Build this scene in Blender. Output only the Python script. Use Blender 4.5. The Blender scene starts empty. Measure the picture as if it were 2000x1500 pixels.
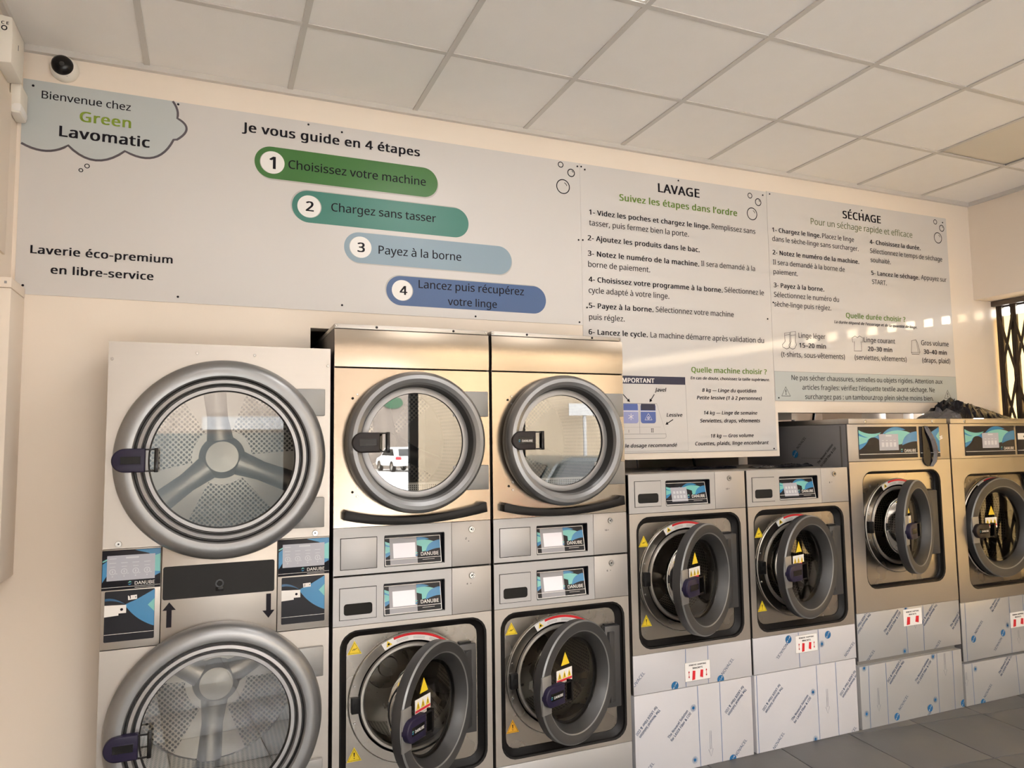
import bpy, bmesh, math, random
from mathutils import Matrix, Vector
random.seed(7)
S = bpy.context.scene
COL = S.collection
PI = math.pi

# ------------------------------------------------------------------ camera, world, sun, exposure
cd = bpy.data.cameras.new('camera'); cd.sensor_fit = 'HORIZONTAL'; cd.sensor_width = 36.0
cd.lens = 1409.707 * 36.0 / 2000.0; cd.clip_start = 0.05
cam = bpy.data.objects.new('camera', cd); COL.objects.link(cam); S.camera = cam
rt = Vector((0.92289762, -0.38480382, -0.0136386)); up = Vector((-0.01809574, -0.07872722, 0.99673194)); bk = Vector((-0.38461999, -0.91963473, -0.07962047))
M = Matrix((rt, up, bk)).transposed().to_4x4(); M.translation = Vector((0.28348, -3.39905, 1.63067)); cam.matrix_world = M

W = bpy.data.worlds.new('sky'); S.world = W; W.use_nodes = True
bg = W.node_tree.nodes['Background']; bg.inputs[0].default_value = (0.99, 0.97, 0.975, 1); bg.inputs[1].default_value = 11.5

sd = bpy.data.lights.new('low_sun', 'SUN'); sd.energy = 1.15; sd.angle = math.radians(0.6); sd.color = (1.0, 0.80, 0.55)
sun = bpy.data.objects.new('low_sun', sd); COL.objects.link(sun)
sun.rotation_euler = Vector((1.0, -0.55, 0.15)).to_track_quat('Z', 'Y').to_euler()
sun.location = (20, -10, 5)

def portal(name, loc, rot, sx, sy):
    l = bpy.data.lights.new(name, 'AREA'); l.shape = 'RECTANGLE'; l.size = sx; l.size_y = sy; l.energy = 1.0
    l.cycles.is_portal = True
    o = bpy.data.objects.new(name, l); COL.objects.link(o); o.location = loc; o.rotation_euler = rot
portal('daylight_portal_front', (2.4, -5.13, 1.5), (math.radians(90), 0, 0), 5.6, 2.95)
portal('daylight_portal_side', (5.49, -1.0, 1.6), (0, math.radians(90), 0), 1.95, 2.1)

S.view_settings.view_transform = 'Standard'; S.view_settings.look = 'None'; S.view_settings.gamma = 1.0
S.view_settings.use_curve_mapping = False; S.view_settings.exposure = 1.32
cy = S.cycles
cy.use_denoising = True; cy.denoiser = 'OPENIMAGEDENOISE'
cy.max_bounces = 9; cy.diffuse_bounces = 5; cy.glossy_bounces = 5; cy.transmission_bounces = 6; cy.transparent_max_bounces = 14
cy.caustics_reflective = False; cy.caustics_refractive = False; cy.sample_clamp_indirect = 6.0; cy.blur_glossy = 0.6

# ------------------------------------------------------------------ helpers: materials
def lin(r, g, b):
    f = lambda c: (c / 12.92 if c <= 0.04045 else ((c + 0.055) / 1.055) ** 2.4)
    return (f(r / 255), f(g / 255), f(b / 255))
def mat(name, col, rough=0.5, metal=0.0, noise=None, emit=None, coat=0.0, bump=None, spec=None):
    m = bpy.data.materials.new(name); m.use_nodes = True
    nt = m.node_tree; p = nt.nodes['Principled BSDF']
    p.inputs['Base Color'].default_value = (*col, 1); p.inputs['Roughness'].default_value = rough; p.inputs['Metallic'].default_value = metal
    if spec is not None: p.inputs['Specular IOR Level'].default_value = spec
    if coat: p.inputs['Coat Weight'].default_value = coat; p.inputs['Coat Roughness'].default_value = 0.12
    if emit: p.inputs['Emission Color'].default_value = (*emit[0], 1); p.inputs['Emission Strength'].default_value = emit[1]
    if noise or bump:
        tc = nt.nodes.new('ShaderNodeTexCoord')
    if noise:   # (scale xyz, colour spread, roughness spread)
        mp = nt.nodes.new('ShaderNodeMapping'); mp.inputs['Scale'].default_value = noise[0]
        nz = nt.nodes.new('ShaderNodeTexNoise'); nz.inputs['Scale'].default_value = 1.0; nz.inputs['Detail'].default_value = 3
        nt.links.new(tc.outputs['Object'], mp.inputs['Vector']); nt.links.new(mp.outputs[0], nz.inputs['Vector'])
        mr = nt.nodes.new('ShaderNodeMapRange'); mr.inputs['To Min'].default_value = 1 - noise[1]; mr.inputs['To Max'].default_value = 1 + noise[1]
        nt.links.new(nz.outputs['Fac'], mr.inputs['Value'])
        mx = nt.nodes.new('ShaderNodeVectorMath'); mx.operation = 'SCALE'; mx.inputs[0].default_value = col
        nt.links.new(mr.outputs[0], mx.inputs['Scale']); nt.links.new(mx.outputs[0], p.inputs['Base Color'])
        if noise[2]:
            m2 = nt.nodes.new('ShaderNodeMapRange'); m2.inputs['To Min'].default_value = rough - noise[2]; m2.inputs['To Max'].default_value = rough + noise[2]
            nt.links.new(nz.outputs['Fac'], m2.inputs['Value']); nt.links.new(m2.outputs[0], p.inputs['Roughness'])
    if bump:    # (scale xyz, strength, distance)
        mp = nt.nodes.new('ShaderNodeMapping'); mp.inputs['Scale'].default_value = bump[0]
        nz = nt.nodes.new('ShaderNodeTexNoise'); nz.inputs['Scale'].default_value = 1.0; nz.inputs['Detail'].default_value = 4
        nt.links.new(tc.outputs['Object'], mp.inputs['Vector']); nt.links.new(mp.outputs[0], nz.inputs['Vector'])
        bp = nt.nodes.new('ShaderNodeBump'); bp.inputs['Strength'].default_value = bump[1]; bp.inputs['Distance'].default_value = bump[2]
        nt.links.new(nz.outputs['Fac'], bp.inputs['Height']); nt.links.new(bp.outputs[0], p.inputs['Normal'])
    return m
def pane_mat(name, refl, tint=(0.93, 0.95, 0.94)):
    m = bpy.data.materials.new(name); m.use_nodes = True; nt = m.node_tree; nt.nodes.clear()
    out = nt.nodes.new('ShaderNodeOutputMaterial'); mix = nt.nodes.new('ShaderNodeMixShader')
    tr = nt.nodes.new('ShaderNodeBsdfTransparent'); tr.inputs[0].default_value = (*tint, 1)
    gl = nt.nodes.new('ShaderNodeBsdfGlossy'); gl.inputs['Roughness'].default_value = 0.0; gl.inputs[0].default_value = (1, 1, 1, 1)
    fr = nt.nodes.new('ShaderNodeFresnel'); fr.inputs['IOR'].default_value = 1.5
    ml = nt.nodes.new('ShaderNodeMath'); ml.operation = 'MULTIPLY'; ml.inputs[1].default_value = refl; ml.use_clamp = True
    nt.links.new(fr.outputs[0], ml.inputs[0]); nt.links.new(ml.outputs[0], mix.inputs[0])
    nt.links.new(tr.outputs[0], mix.inputs[1]); nt.links.new(gl.outputs[0], mix.inputs[2]); nt.links.new(mix.outputs[0], out.inputs[0])
    return m
def perf_mat(name, base, pitch, hole=0.33, dark=(0.01, 0.009, 0.008), polar=False):
    """steel sheet with a fine staggered hole pattern, in object space"""
    m = bpy.data.materials.new(name); m.use_nodes = True; nt = m.node_tree; p = nt.nodes['Principled BSDF']
    tc = nt.nodes.new('ShaderNodeTexCoord'); mp = nt.nodes.new('ShaderNodeMapping')
    mp.inputs['Rotation'].default_value = (0, PI / 4, 0) if not polar else (0, 0, 0)
    s = 1 / pitch; mp.inputs['Scale'].default_value = (s, s, s)
    if polar:
        sep = nt.nodes.new('ShaderNodeSeparateXYZ'); at = nt.nodes.new('ShaderNodeMath'); at.operation = 'ARCTAN2'
        mu = nt.nodes.new('ShaderNodeMath'); mu.operation = 'MULTIPLY'; mu.inputs[1].default_value = 0.3
        cb = nt.nodes.new('ShaderNodeCombineXYZ')
        nt.links.new(tc.outputs['Object'], sep.inputs[0]); nt.links.new(sep.outputs[2], at.inputs[0]); nt.links.new(sep.outputs[0], at.inputs[1])
        nt.links.new(at.outputs[0], mu.inputs[0]); nt.links.new(mu.outputs[0], cb.inputs[0]); nt.links.new(sep.outputs[1], cb.inputs[2])
        nt.links.new(cb.outputs[0], mp.inputs['Vector'])
    else:
        nt.links.new(tc.outputs['Object'], mp.inputs['Vector'])
    sp = nt.nodes.new('ShaderNodeSeparateXYZ'); nt.links.new(mp.outputs[0], sp.inputs[0])
    cc = nt.nodes.new('ShaderNodeCombineXYZ'); nt.links.new(sp.outputs[0], cc.inputs[0]); nt.links.new(sp.outputs[2], cc.inputs[1])
    fr = nt.nodes.new('ShaderNodeVectorMath'); fr.operation = 'FRACTION'; nt.links.new(cc.outputs[0], fr.inputs[0])
    su = nt.nodes.new('ShaderNodeVectorMath'); su.operation = 'SUBTRACT'; su.inputs[1].default_value = (0.5, 0.5, 0); nt.links.new(fr.outputs[0], su.inputs[0])
    ln = nt.nodes.new('ShaderNodeVectorMath'); ln.operation = 'LENGTH'; nt.links.new(su.outputs[0], ln.inputs[0])
    lt = nt.nodes.new('ShaderNodeMath'); lt.operation = 'LESS_THAN'; lt.inputs[1].default_value = hole; nt.links.new(ln.outputs['Value'], lt.inputs[0])
    mx = nt.nodes.new('ShaderNodeMix'); mx.data_type = 'RGBA'; mx.inputs[6].default_value = (*base, 1); mx.inputs[7].default_value = (*dark, 1)
    nt.links.new(lt.outputs[0], mx.inputs[0]); nt.links.new(mx.outputs[2], p.inputs['Base Color'])
    m2 = nt.nodes.new('ShaderNodeMath'); m2.operation = 'SUBTRACT'; m2.inputs[0].default_value = 1.0; nt.links.new(lt.outputs[0], m2.inputs[1])
    nt.links.new(m2.outputs[0], p.inputs['Metallic']); p.inputs['Roughness'].default_value = 0.33
    return m

K = 1.2
def disp(r, g, b, k=K):     # albedo whose lit look is about this picture colour
    return tuple(min(0.92, c * k) for c in lin(r, g, b))
m_wall = mat('cream_paint', (0.86, 0.765, 0.665), 0.7, noise=((2.5, 2.5, 2.5), 0.02, 0), bump=((60, 60, 60), 0.06, 0.002))
m_white = mat('white_paint', (0.83, 0.79, 0.72), 0.6)
m_tile = mat('ceiling_tile_white', (0.90, 0.875, 0.855), 0.85, noise=((9, 9, 9), 0.02, 0), bump=((160, 160, 160), 0.12, 0.002))
m_tile_dim = mat('ceiling_tile_beige', (0.72, 0.665, 0.58), 0.8, bump=((160, 160, 160), 0.1, 0.002))
m_bar = mat('ceiling_bar_grey', (0.63, 0.60, 0.57), 0.5)
m_floor = mat('floor_tile_grey', (0.10, 0.097, 0.096), 0.42, noise=((7, 7, 7), 0.16, 0.08), bump=((40, 40, 40), 0.08, 0.003))
m_grout = mat('grout_light', (0.52, 0.50, 0.47), 0.8)
m_steel = mat('stainless_front', (0.485, 0.45, 0.415), 0.44, 1.0, noise=((2, 2, 60), 0.03, 0.05))
m_steel_hi = mat('stainless_polished', (0.37, 0.31, 0.245), 0.2, 1.0, noise=((2, 2, 6), 0.02, 0.03))
m_side = mat('cabinet_side_dark', (0.15, 0.135, 0.125), 0.5, 0.5)
m_film_side = mat('film_side_grey', (0.22, 0.21, 0.215), 0.4, 0.1)
m_panel = mat('control_grey', (0.46, 0.455, 0.46), 0.5, 0.55, noise=((2, 2, 40), 0.04, 0.05))
m_panel2 = mat('control_grey_warm', (0.44, 0.415, 0.395), 0.45, 0.4)
m_ring = mat('ring_silver', (0.30, 0.30, 0.305), 0.36, 0.75)
m_ring_lt = mat('ring_light', (0.38, 0.375, 0.38), 0.4, 0.6)
m_door = mat('door_grey', (0.06, 0.058, 0.059), 0.42, 0.25)
m_door_lt = mat('door_edge_light', (0.20, 0.20, 0.20), 0.35, 0.3)
m_door_cone = mat('door_cone_dark', (0.036, 0.035, 0.035), 0.4, 0.15)
m_door_in = mat('door_inner_dark', (0.022, 0.021, 0.021), 0.4, 0.1)
m_hinge = mat('hinge_grey', (0.28, 0.275, 0.27), 0.45, 0.5)
m_black = mat('black_plastic', (0.009, 0.008, 0.008), 0.42, spec=0.25)
m_blackg = mat('black_gloss', (0.007, 0.006, 0.006), 0.2, spec=0.3)
m_rubber = mat('black_rubber', (0.008, 0.007, 0.007), 0.5, spec=0.25)
m_gap = mat('dark_gap', (0.01, 0.009, 0.008), 0.9)
m_navy = mat('navy_plastic', (0.016, 0.012, 0.036), 0.38, spec=0.3)
m_brownblk = mat('brown_black_plastic', (0.016, 0.011, 0.012), 0.4, spec=0.3)
m_drum = mat('drum_steel', (0.40, 0.37, 0.325), 0.28, 1.0, noise=((6, 6, 6), 0.08, 0.08))
m_lip = mat('opening_lip_steel', (0.70, 0.66, 0.60), 0.4, 0.85)
m_hub = mat('hub_steel', (0.62, 0.58, 0.52), 0.42, 1.0)
m_drum_shaded = mat('drum_steel_shaded', (0.16, 0.145, 0.125), 0.35, 0.9)  # copy of the drum steel, shade of the stacked dryers' interior in its colour
m_perf_shaded = perf_mat('perforated_shaded', (0.17, 0.155, 0.135), 0.018, 0.33, polar=True)  # drum side of the stacked dryers, interior shade put into the colour
m_plate = mat('recess_steel', (0.40, 0.365, 0.325), 0.27, 1.0, noise=((5, 5, 5), 0.06, 0.06))
m_perf = perf_mat('perforated_steel', (0.55, 0.51, 0.45), 0.0165, 0.36)
m_perf_pol = perf_mat('perforated_drum', (0.30, 0.275, 0.24), 0.018, 0.33, polar=True)
m_perf_back_shaded = perf_mat('perforated_back_shaded', (0.34, 0.31, 0.26), 0.0165, 0.36)  # drum back of the stacked dryers, darkened copy with shade in its colour
m_lint = mat('lint_panel', (0.80, 0.79, 0.77), 0.45)
m_glass = pane_mat('door_glass', 4.4, (0.8, 0.8, 0.78))
m_bowl = pane_mat('bowl_glass', 1.0, (0.74, 0.74, 0.73))
m_shop = pane_mat('window_glass', 1.0, (0.97, 0.98, 0.97))
m_chrome = mat('chrome', (0.52, 0.51, 0.49), 0.25, 1.0)
m_board = mat('board_print_grey', (0.66, 0.635, 0.62), 0.32, spec=0.4)
m_boardw = mat('board_white_edge', (0.85, 0.80, 0.74), 0.45)
m_ink = mat('ink_black', (0.012, 0.010, 0.015), 0.5, spec=0.15)
m_ink2 = mat('ink_soft', (0.026, 0.023, 0.026), 0.5, spec=0.15)
m_inkgreen = mat('ink_green', disp(92, 122, 40), 0.5)
m_lime = mat('ink_lime', disp(120, 142, 40), 0.5)
m_sage = mat('ink_sage', disp(112, 122, 92), 0.5)
m_cloud = mat('ink_cloud', (0.52, 0.555, 0.56), 0.4)
m_cloudline = mat('ink_cloud_outline', (0.10, 0.085, 0.10), 0.45)
m_shadow = mat('ink_drop_grey', (0.50, 0.475, 0.455), 0.4)
m_pill = [mat('ink_pill_green', disp(58, 106, 50), 0.35), mat('ink_pill_teal', disp(56, 114, 103), 0.35), mat('ink_pill_blue_grey', disp(128, 148, 162), 0.35), mat('ink_pill_navy', disp(62, 88, 130), 0.35)]
m_inkwhite = mat('ink_white', (0.86, 0.84, 0.82), 0.4)
m_bannerbg = mat('ink_banner', (0.48, 0.52, 0.525), 0.4)
m_inknavy = mat('ink_navy', (0.02, 0.022, 0.055), 0.4)
m_inkblue = mat('ink_blue', disp(78, 98, 160), 0.4)
m_inkblue2 = mat('ink_blue_light', disp(140, 146, 190), 0.4)
m_inkgrey = mat('ink_grey', (0.30, 0.29, 0.30), 0.5)
m_dkpanel = mat('panel_charcoal', (0.014, 0.014, 0.019), 0.3, spec=0.2)
m_teal = mat('panel_teal', (0.17, 0.52, 0.50), 0.25)
m_blue = mat('panel_blue', (0.035, 0.22, 0.45), 0.25)
m_blue2 = mat('panel_deep_blue', (0.02, 0.09, 0.20), 0.25)
m_lcd_glare = mat('lcd_glare', (0.6, 0.57, 0.6), 0.3, emit=((1.0, 0.94, 0.98), 0.12))  # screen whitened, reflected sky put into its colour and glow
m_lcd_veil = mat('lcd_frame', (0.30, 0.30, 0.33), 0.3)
m_lcd_grey = mat('lcd_grey', (0.28, 0.27, 0.29), 0.3, emit=((0.9, 0.9, 1.0), 0.06))
m_lcd_mark = mat('lcd_marks', (0.45, 0.45, 0.46), 0.4, emit=((1, 1, 1), 0.05))
m_film = mat('protective_film', (0.55, 0.54, 0.565), 0.30, 0.0, spec=0.6)
m_film_shaded = mat('protective_film_shaded', (0.48, 0.475, 0.475), 0.28, 0.35, spec=0.6)  # same film as on the low washers, weaker light put into its colour
m_filmblue = mat('film_ink_blue', (0.01, 0.12, 0.30), 0.4)
m_filmline = mat('film_ink_stripe', (0.10, 0.18, 0.36), 0.4)
m_filmtext = mat('film_ink_text', (0.05, 0.085, 0.17), 0.5)
m_yellow = mat('sticker_yellow', (0.85, 0.62, 0.03), 0.4)
m_orange = mat('sticker_orange', (0.85, 0.42, 0.03), 0.4)
m_red = mat('sticker_red', (0.68, 0.02, 0.03), 0.4)
m_paper = mat('sticker_white', (0.84, 0.82, 0.80), 0.45)
m_bag = mat('black_plastic_bag', (0.006, 0.006, 0.010), 0.2, bump=((30, 30, 30), 0.4, 0.01), spec=0.3)
m_bagl = mat('crumpled_clear_film', (0.10, 0.095, 0.105), 0.25, bump=((40, 40, 40), 0.6, 0.01))
m_gate = mat('gate_brown_metal', (0.055, 0.042, 0.03), 0.4, 0.6)
m_rail = mat('rail_brown', (0.13, 0.105, 0.085), 0.5, 0.3)
m_alu = mat('anthracite_frame', (0.06, 0.065, 0.07), 0.4, 0.4)
m_led = mat('lit_led_panel', (0.9, 0.9, 0.88), 0.4, emit=((1.0, 0.965, 0.935), 4.8))

# ------------------------------------------------------------------ helpers: meshes
class MB:
    def __init__(s): s.bm = bmesh.new(); s.mats = []
    def mi(s, m):
        if m not in s.mats: s.mats.append(m)
        return s.mats.index(m)
    def face(s, pts, m, smooth=False):
        try: f = s.bm.faces.new([s.bm.verts.new(p) for p in pts])
        except ValueError: return None
        f.material_index = s.mi(m); f.smooth = smooth; return f
    def box(s, x0, x1, y0, y1, z0, z1, m, bev=0.0):
        b = bmesh.new(); bmesh.ops.create_cube(b, size=1.0)
        for v in b.verts: v.co = Vector(((x0 + x1) / 2 + v.co.x * (x1 - x0), (y0 + y1) / 2 + v.co.y * (y1 - y0), (z0 + z1) / 2 + v.co.z * (z1 - z0)))
        if bev: bmesh.ops.bevel(b, geom=b.edges[:], offset=bev, segments=2, affect='EDGES', profile=0.5)
        s.merge(b, m, bool(bev))
    def merge(s, b, m, smooth=False):
        i = s.mi(m); mp = {v: s.bm.verts.new(v.co) for v in b.verts}
        for f in b.faces:
            g = s.bm.faces.new([mp[v] for v in f.verts]); g.material_index = i; g.smooth = smooth
        b.free()
    def prism(s, pts, y0, y1, m, smooth=False):        # closed polygon in x,z drawn out along y
        a = [s.bm.verts.new((x, y0, z)) for x, z in pts]; c = [s.bm.verts.new((x, y1, z)) for x, z in pts]
        i = s.mi(m); n = len(pts); fs = [s.bm.faces.new(a), s.bm.faces.new(c[::-1])]
        for k in range(n): fs.append(s.bm.faces.new((a[k], c[k], c[(k + 1) % n], a[(k + 1) % n])))
        for f in fs: f.material_index = i; f.smooth = smooth
        bmesh.ops.recalc_face_normals(s.bm, faces=fs)
    def lathe(s, cx, cz, prof, mats, n=96, smooth=True):   # profile of (r, y) turned about an axis along y
        rings = []
        for r, y in prof:
            rings.append([s.bm.verts.new((cx + max(r, 1e-4) * math.cos(2 * PI * k / n), y, cz + max(r, 1e-4) * math.sin(2 * PI * k / n))) for k in range(n)])
        for j in range(len(prof) - 1):
            m = mats[j] if isinstance(mats, (list, tuple)) else mats
            i = s.mi(m)
            for k in range(n):
                f = s.bm.faces.new((rings[j][k], rings[j][(k + 1) % n], rings[j + 1][(k + 1) % n], rings[j + 1][k])); f.material_index = i; f.smooth = smooth
    def plate(s, x0, x1, z0, z1, y0, y1, loop, m, mwall=None, inset=0.0):
        """flat plate with one star-shaped hole; loop = (cx, cz, radius function)"""
        cx, cz, fn = loop; i = s.mi(m); iw = s.mi(mwall or m)
        angs = [2 * PI * k / 120 for k in range(120)] + [math.atan2(z - cz, x - cx) % (2 * PI) for x in (x0, x1) for z in (z0, z1)]
        angs = sorted(set(round(a, 6) for a in angs)); o = []; q = []; o2 = []; q2 = []
        for a in angs:
            c, d = math.cos(a), math.sin(a)
            t = min([((x1 if c > 0 else x0) - cx) / c if abs(c) > 1e-9 else 9e9, ((z1 if d > 0 else z0) - cz) / d if abs(d) > 1e-9 else 9e9])
            r = fn(a)
            o.append(s.bm.verts.new((cx + t * c, y0, cz + t * d))); q.append(s.bm.verts.new((cx + r * c, y0, cz + r * d)))
            o2.append(s.bm.verts.new((cx + t * c, y1, cz + t * d))); q2.append(s.bm.verts.new((cx + (r - inset) * c, y1, cz + (r - inset) * d)))
        n = len(angs)
        for k in range(n):
            l = (k + 1) % n
            for vs, mi in (((o[k], o[l], q[l], q[k]), i), ((o[l], o[k], o2[k], o2[l]), i), ((q[k], q[l], q2[l], q2[k]), iw)):
                f = s.bm.faces.new(vs); f.material_index = mi
    def tube(s, pts, r, m, n=8):
        pts = [Vector(p) for p in pts]; rings = []; i = s.mi(m)
        for k, p in enumerate(pts):
            t = (pts[min(k + 1, len(pts) - 1)] - pts[max(k - 1, 0)]).normalized()
            a = t.orthogonal().normalized(); b = t.cross(a)
            if k and rings:
                pass
            rings.append([s.bm.verts.new(p + r * (math.cos(2 * PI * j / n) * a + math.sin(2 * PI * j / n) * b)) for j in range(n)])
        for k in range(len(rings) - 1):
            A, B = rings[k], rings[k + 1]
            off = min(range(n), key=lambda q: (B[q].co - A[0].co).length)
            for j in range(n):
                f = s.bm.faces.new((A[j], A[(j + 1) % n], B[(j + 1 + off) % n], B[(j + off) % n])); f.material_index = i; f.smooth = True
    def build(s, name, parent=None, loc=(0, 0, 0), rz=0.0, sharp=35, recalc=False):
        if recalc: bmesh.ops.recalc_face_normals(s.bm, faces=s.bm.faces[:])
        me = bpy.data.meshes.new(name); s.bm.to_mesh(me); s.bm.free()
        for m in s.mats: me.materials.append(m)
        if sharp and any(p.use_smooth for p in me.polygons): me.set_sharp_from_angle(angle=math.radians(sharp))
        o = bpy.data.objects.new(name, me); COL.objects.link(o); o.location = loc; o.rotation_euler = (0, 0, rz)
        if parent: o.parent = parent
        return o
def tag(o, label=None, cat=None, group=None, kind=None):
    if label: o['label'] = label
    if cat: o['category'] = cat
    if group: o['group'] = group
    if kind: o['kind'] = kind
    return o
def empty(name, loc, label=None, cat=None, group=None, kind=None):
    o = bpy.data.objects.new(name, None); COL.objects.link(o); o.location = loc; o.empty_display_size = 0.1
    return tag(o, label, cat, group, kind)
def copy_obj(o, parent=None, loc=None):
    c = o.copy(); COL.objects.link(c)
    if parent: c.parent = parent
    if loc is not None: c.location = loc
    return c
def copy_tree(o, parent=None):
    c = copy_obj(o, parent)
    for ch in list(o.children): copy_tree(ch, c)
    return c
def circ_fn(r): return lambda a: r
def rr_fn(hw, hh, r, ox=0.0, oz=0.0):      # rounded rectangle radius function about its own centre
    def sdf(x, z):
        qx, qz = abs(x) - hw + r, abs(z) - hh + r
        return math.hypot(max(qx, 0), max(qz, 0)) + min(max(qx, qz), 0) - r
    def fn(a):
        c, d = math.cos(a), math.sin(a); lo, hi = 0.0, 3.0
        for _ in range(36):
            m = (lo + hi) / 2
            if sdf(m * c - ox, m * d - oz) > 0: hi = m
            else: lo = m
        return lo
    return fn
def rrect(x0, x1, z0, z1, r, n=5):
    out = []
    for cx, cz, a0 in ((x1 - r, z1 - r, 0), (x0 + r, z1 - r, 90), (x0 + r, z0 + r, 180), (x1 - r, z0 + r, 270)):
        for k in range(n + 1):
            a = math.radians(a0 + 90 * k / n); out.append((cx + r * math.cos(a), cz + r * math.sin(a)))
    return out
def screw(b, x, y, z, r, m, n=14):
    b.lathe(x, z, [(r, y), (r, y - 0.002), (r * 0.8, y - 0.0035), (r * 0.45, y - 0.0035), (r * 0.35, y - 0.002), (0, y - 0.002)], m, n)

# ------------------------------------------------------------------ helpers: flat print
FONT = None
try:
    FONT = bpy.data.fonts.load(bpy.utils.system_resource('DATAFILES', path='fonts') + '/NotoSansHebrew-Regular.woff2')
except Exception:
    FONT = None
_txt = {}
def text_geo(body, bold=False, res=3):
    key = (body, bold, res)
    if key not in _txt:
        c = bpy.data.curves.new('lettering_source', 'FONT'); c.body = body; c.resolution_u = res; c.size = 1.0
        if FONT: c.font = FONT
        if bold: c.space_character = 1.07
        o = bpy.data.objects.new('lettering_source', c)
        me = bpy.data.meshes.new_from_object(o)
        vs = [(v.co.x, v.co.y) for v in me.vertices]; fs = [tuple(p.vertices) for p in me.polygons]
        bpy.data.objects.remove(o); bpy.data.curves.remove(c); bpy.data.meshes.remove(me)
        if bold:    # heavier strokes: the same glyphs struck again a hair apart
            n = len(vs); sh = ((-0.026, -0.008), (0.026, -0.008), (-0.026, 0.008), (0.026, 0.008), (0.0, 0.0))
        else: n = len(vs); sh = ((-0.008, -0.004), (0.008, 0.004))
        fs = [tuple(i + k * n for i in f) for k in range(len(sh)) for f in fs]; vs = [(x + dx, y + dy, k * 0.35) for k, (dx, dy) in enumerate(sh) for x, y in vs]
        _txt[key] = (vs, fs, min(v[0] for v in vs), max(v[0] for v in vs))
    return _txt[key]
class Print(MB):
    """flat print on a plane: origin + u*ux + v*uz, layers lifted along -normal by a hair"""
    def __init__(s, org=(0, 0, 0), ux=(1, 0, 0), uz=(0, 0, 1), eps=0.0004):
        super().__init__(); s.o = Vector(org); s.ux = Vector(ux); s.uz = Vector(uz); s.n = s.ux.cross(s.uz).normalized(); s.eps = eps
    def P(s, u, v, L): return s.o + s.ux * u + s.uz * v + s.n * (-abs(s.eps) * L if s.n.y > 0 else abs(s.eps) * L)
    def poly(s, pts, m, L=1): return s.face([s.P(u, v, L) for u, v in pts], m)
    def rect(s, u0, u1, v0, v1, m, L=1): s.poly([(u0, v0), (u1, v0), (u1, v1), (u0, v1)], m, L)
    def disc(s, u, v, r, m, L=1, n=32, ry=None):
        s.poly([(u + r * math.cos(2 * PI * k / n), v + (ry or r) * math.sin(2 * PI * k / n)) for k in range(n)], m, L)
    def ribbon(s, pts, w, m, L=2, closed=False):
        n = len(pts)
        P = [Vector(p) for p in pts]; side = []
        for k in range(n):
            a = P[(k - 1) % n] if (closed or k) else P[k]; b = P[(k + 1) % n] if (closed or k < n - 1) else P[k]
            t = (b - a); t = t.normalized() if t.length > 1e-9 else Vector((1, 0)); q = Vector((-t.y, t.x))
            side.append((P[k] + q * w / 2, P[k] - q * w / 2))
        for k in range(n if closed else n - 1):
            a, b = side[k], side[(k + 1) % n]
            s.poly([tuple(a[0]), tuple(b[0]), tuple(b[1]), tuple(a[1])], m, L)
    def ring(s, u, v, r, w, m, L=2, n=28, a0=0, a1=360):
        s.ribbon([(u + r * math.cos(math.radians(a0 + (a1 - a0) * k / n)), v + r * math.sin(math.radians(a0 + (a1 - a0) * k / n))) for k in range(n + (a1 - a0 < 360))], w, m, L, closed=(a1 - a0 >= 360))
    def text(s, body, u0, u1, v, m, L=3, bold=False, ital=False, ang=0.0, vs=None, res=3, flip=False):
        g, fs, a, b = text_geo(body, bold, res); k = (u1 - u0) / (b - a); kv = vs if vs else k * (0.93 if bold else 1.0)
        if flip: kv = -kv
        c, d = math.cos(ang), math.sin(ang); i = s.mi(m); V = []
        for x, y, dl in g:
            X = (x - a) * k + (y * kv * 0.2 if ital else 0); Y = y * kv
            V.append(s.bm.verts.new(s.P(u0 + X * c - Y * d, v + X * d + Y * c, L + dl)))
        for f in fs:
            try: q = s.bm.faces.new([V[j] for j in f]); q.material_index = i
            except ValueError: pass
    def text_h(s, body, u0, v, h, m, **kw):     # by letter size instead of width
        g, fs, a, b = text_geo(body, kw.get('bold', False), kw.get('res', 3)); s.text(body, u0, u0 + (b - a) * h, v, m, **kw)
def bez(a, mid, b, n=10):
    c = (2 * mid[0] - (a[0] + b[0]) / 2, 2 * mid[1] - (a[1] + b[1]) / 2)
    return [((1 - t) ** 2 * a[0] + 2 * t * (1 - t) * c[0] + t * t * b[0], (1 - t) ** 2 * a[1] + 2 * t * (1 - t) * c[1] + t * t * b[1]) for t in [k / n for k in range(n + 1)]]

# ------------------------------------------------------------------ the room
XL, XR, YF, H = -0.47, 5.29, -5.20, 3.29
b = MB(); b.box(XL - 0.2, 5.75, YF - 0.1, 1.9, -0.12, -0.006, m_grout)
floor = tag(b.build('floor'), 'grey tiled floor in front of the machines', 'floor', kind='structure')
# floor tiles, laid slightly askew of the wall
tb = MB(); tb.box(-0.2325, 0.2325, -0.2325, 0.2325, -0.006, 0.0, m_floor, 0.001); tile0 = None
ca, sa = math.cos(-0.108), math.sin(-0.108); T = 0.4705
for i in range(-11, 5):
    for j in range(-11, 3):
        u, v = (i + 0.5) * T, (j + 0.5) * T
        x, y = 4.03 + u * ca - v * sa, -0.36 + u * sa + v * ca
        if XL - 0.1 < x < XR + 0.3 and YF < y < 0.1:
            if tile0 is None: tile0 = tb.build('floor_tile', floor, (x, y, 0), -0.108)
            else: copy_obj(tile0, floor, (x, y, 0))

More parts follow.
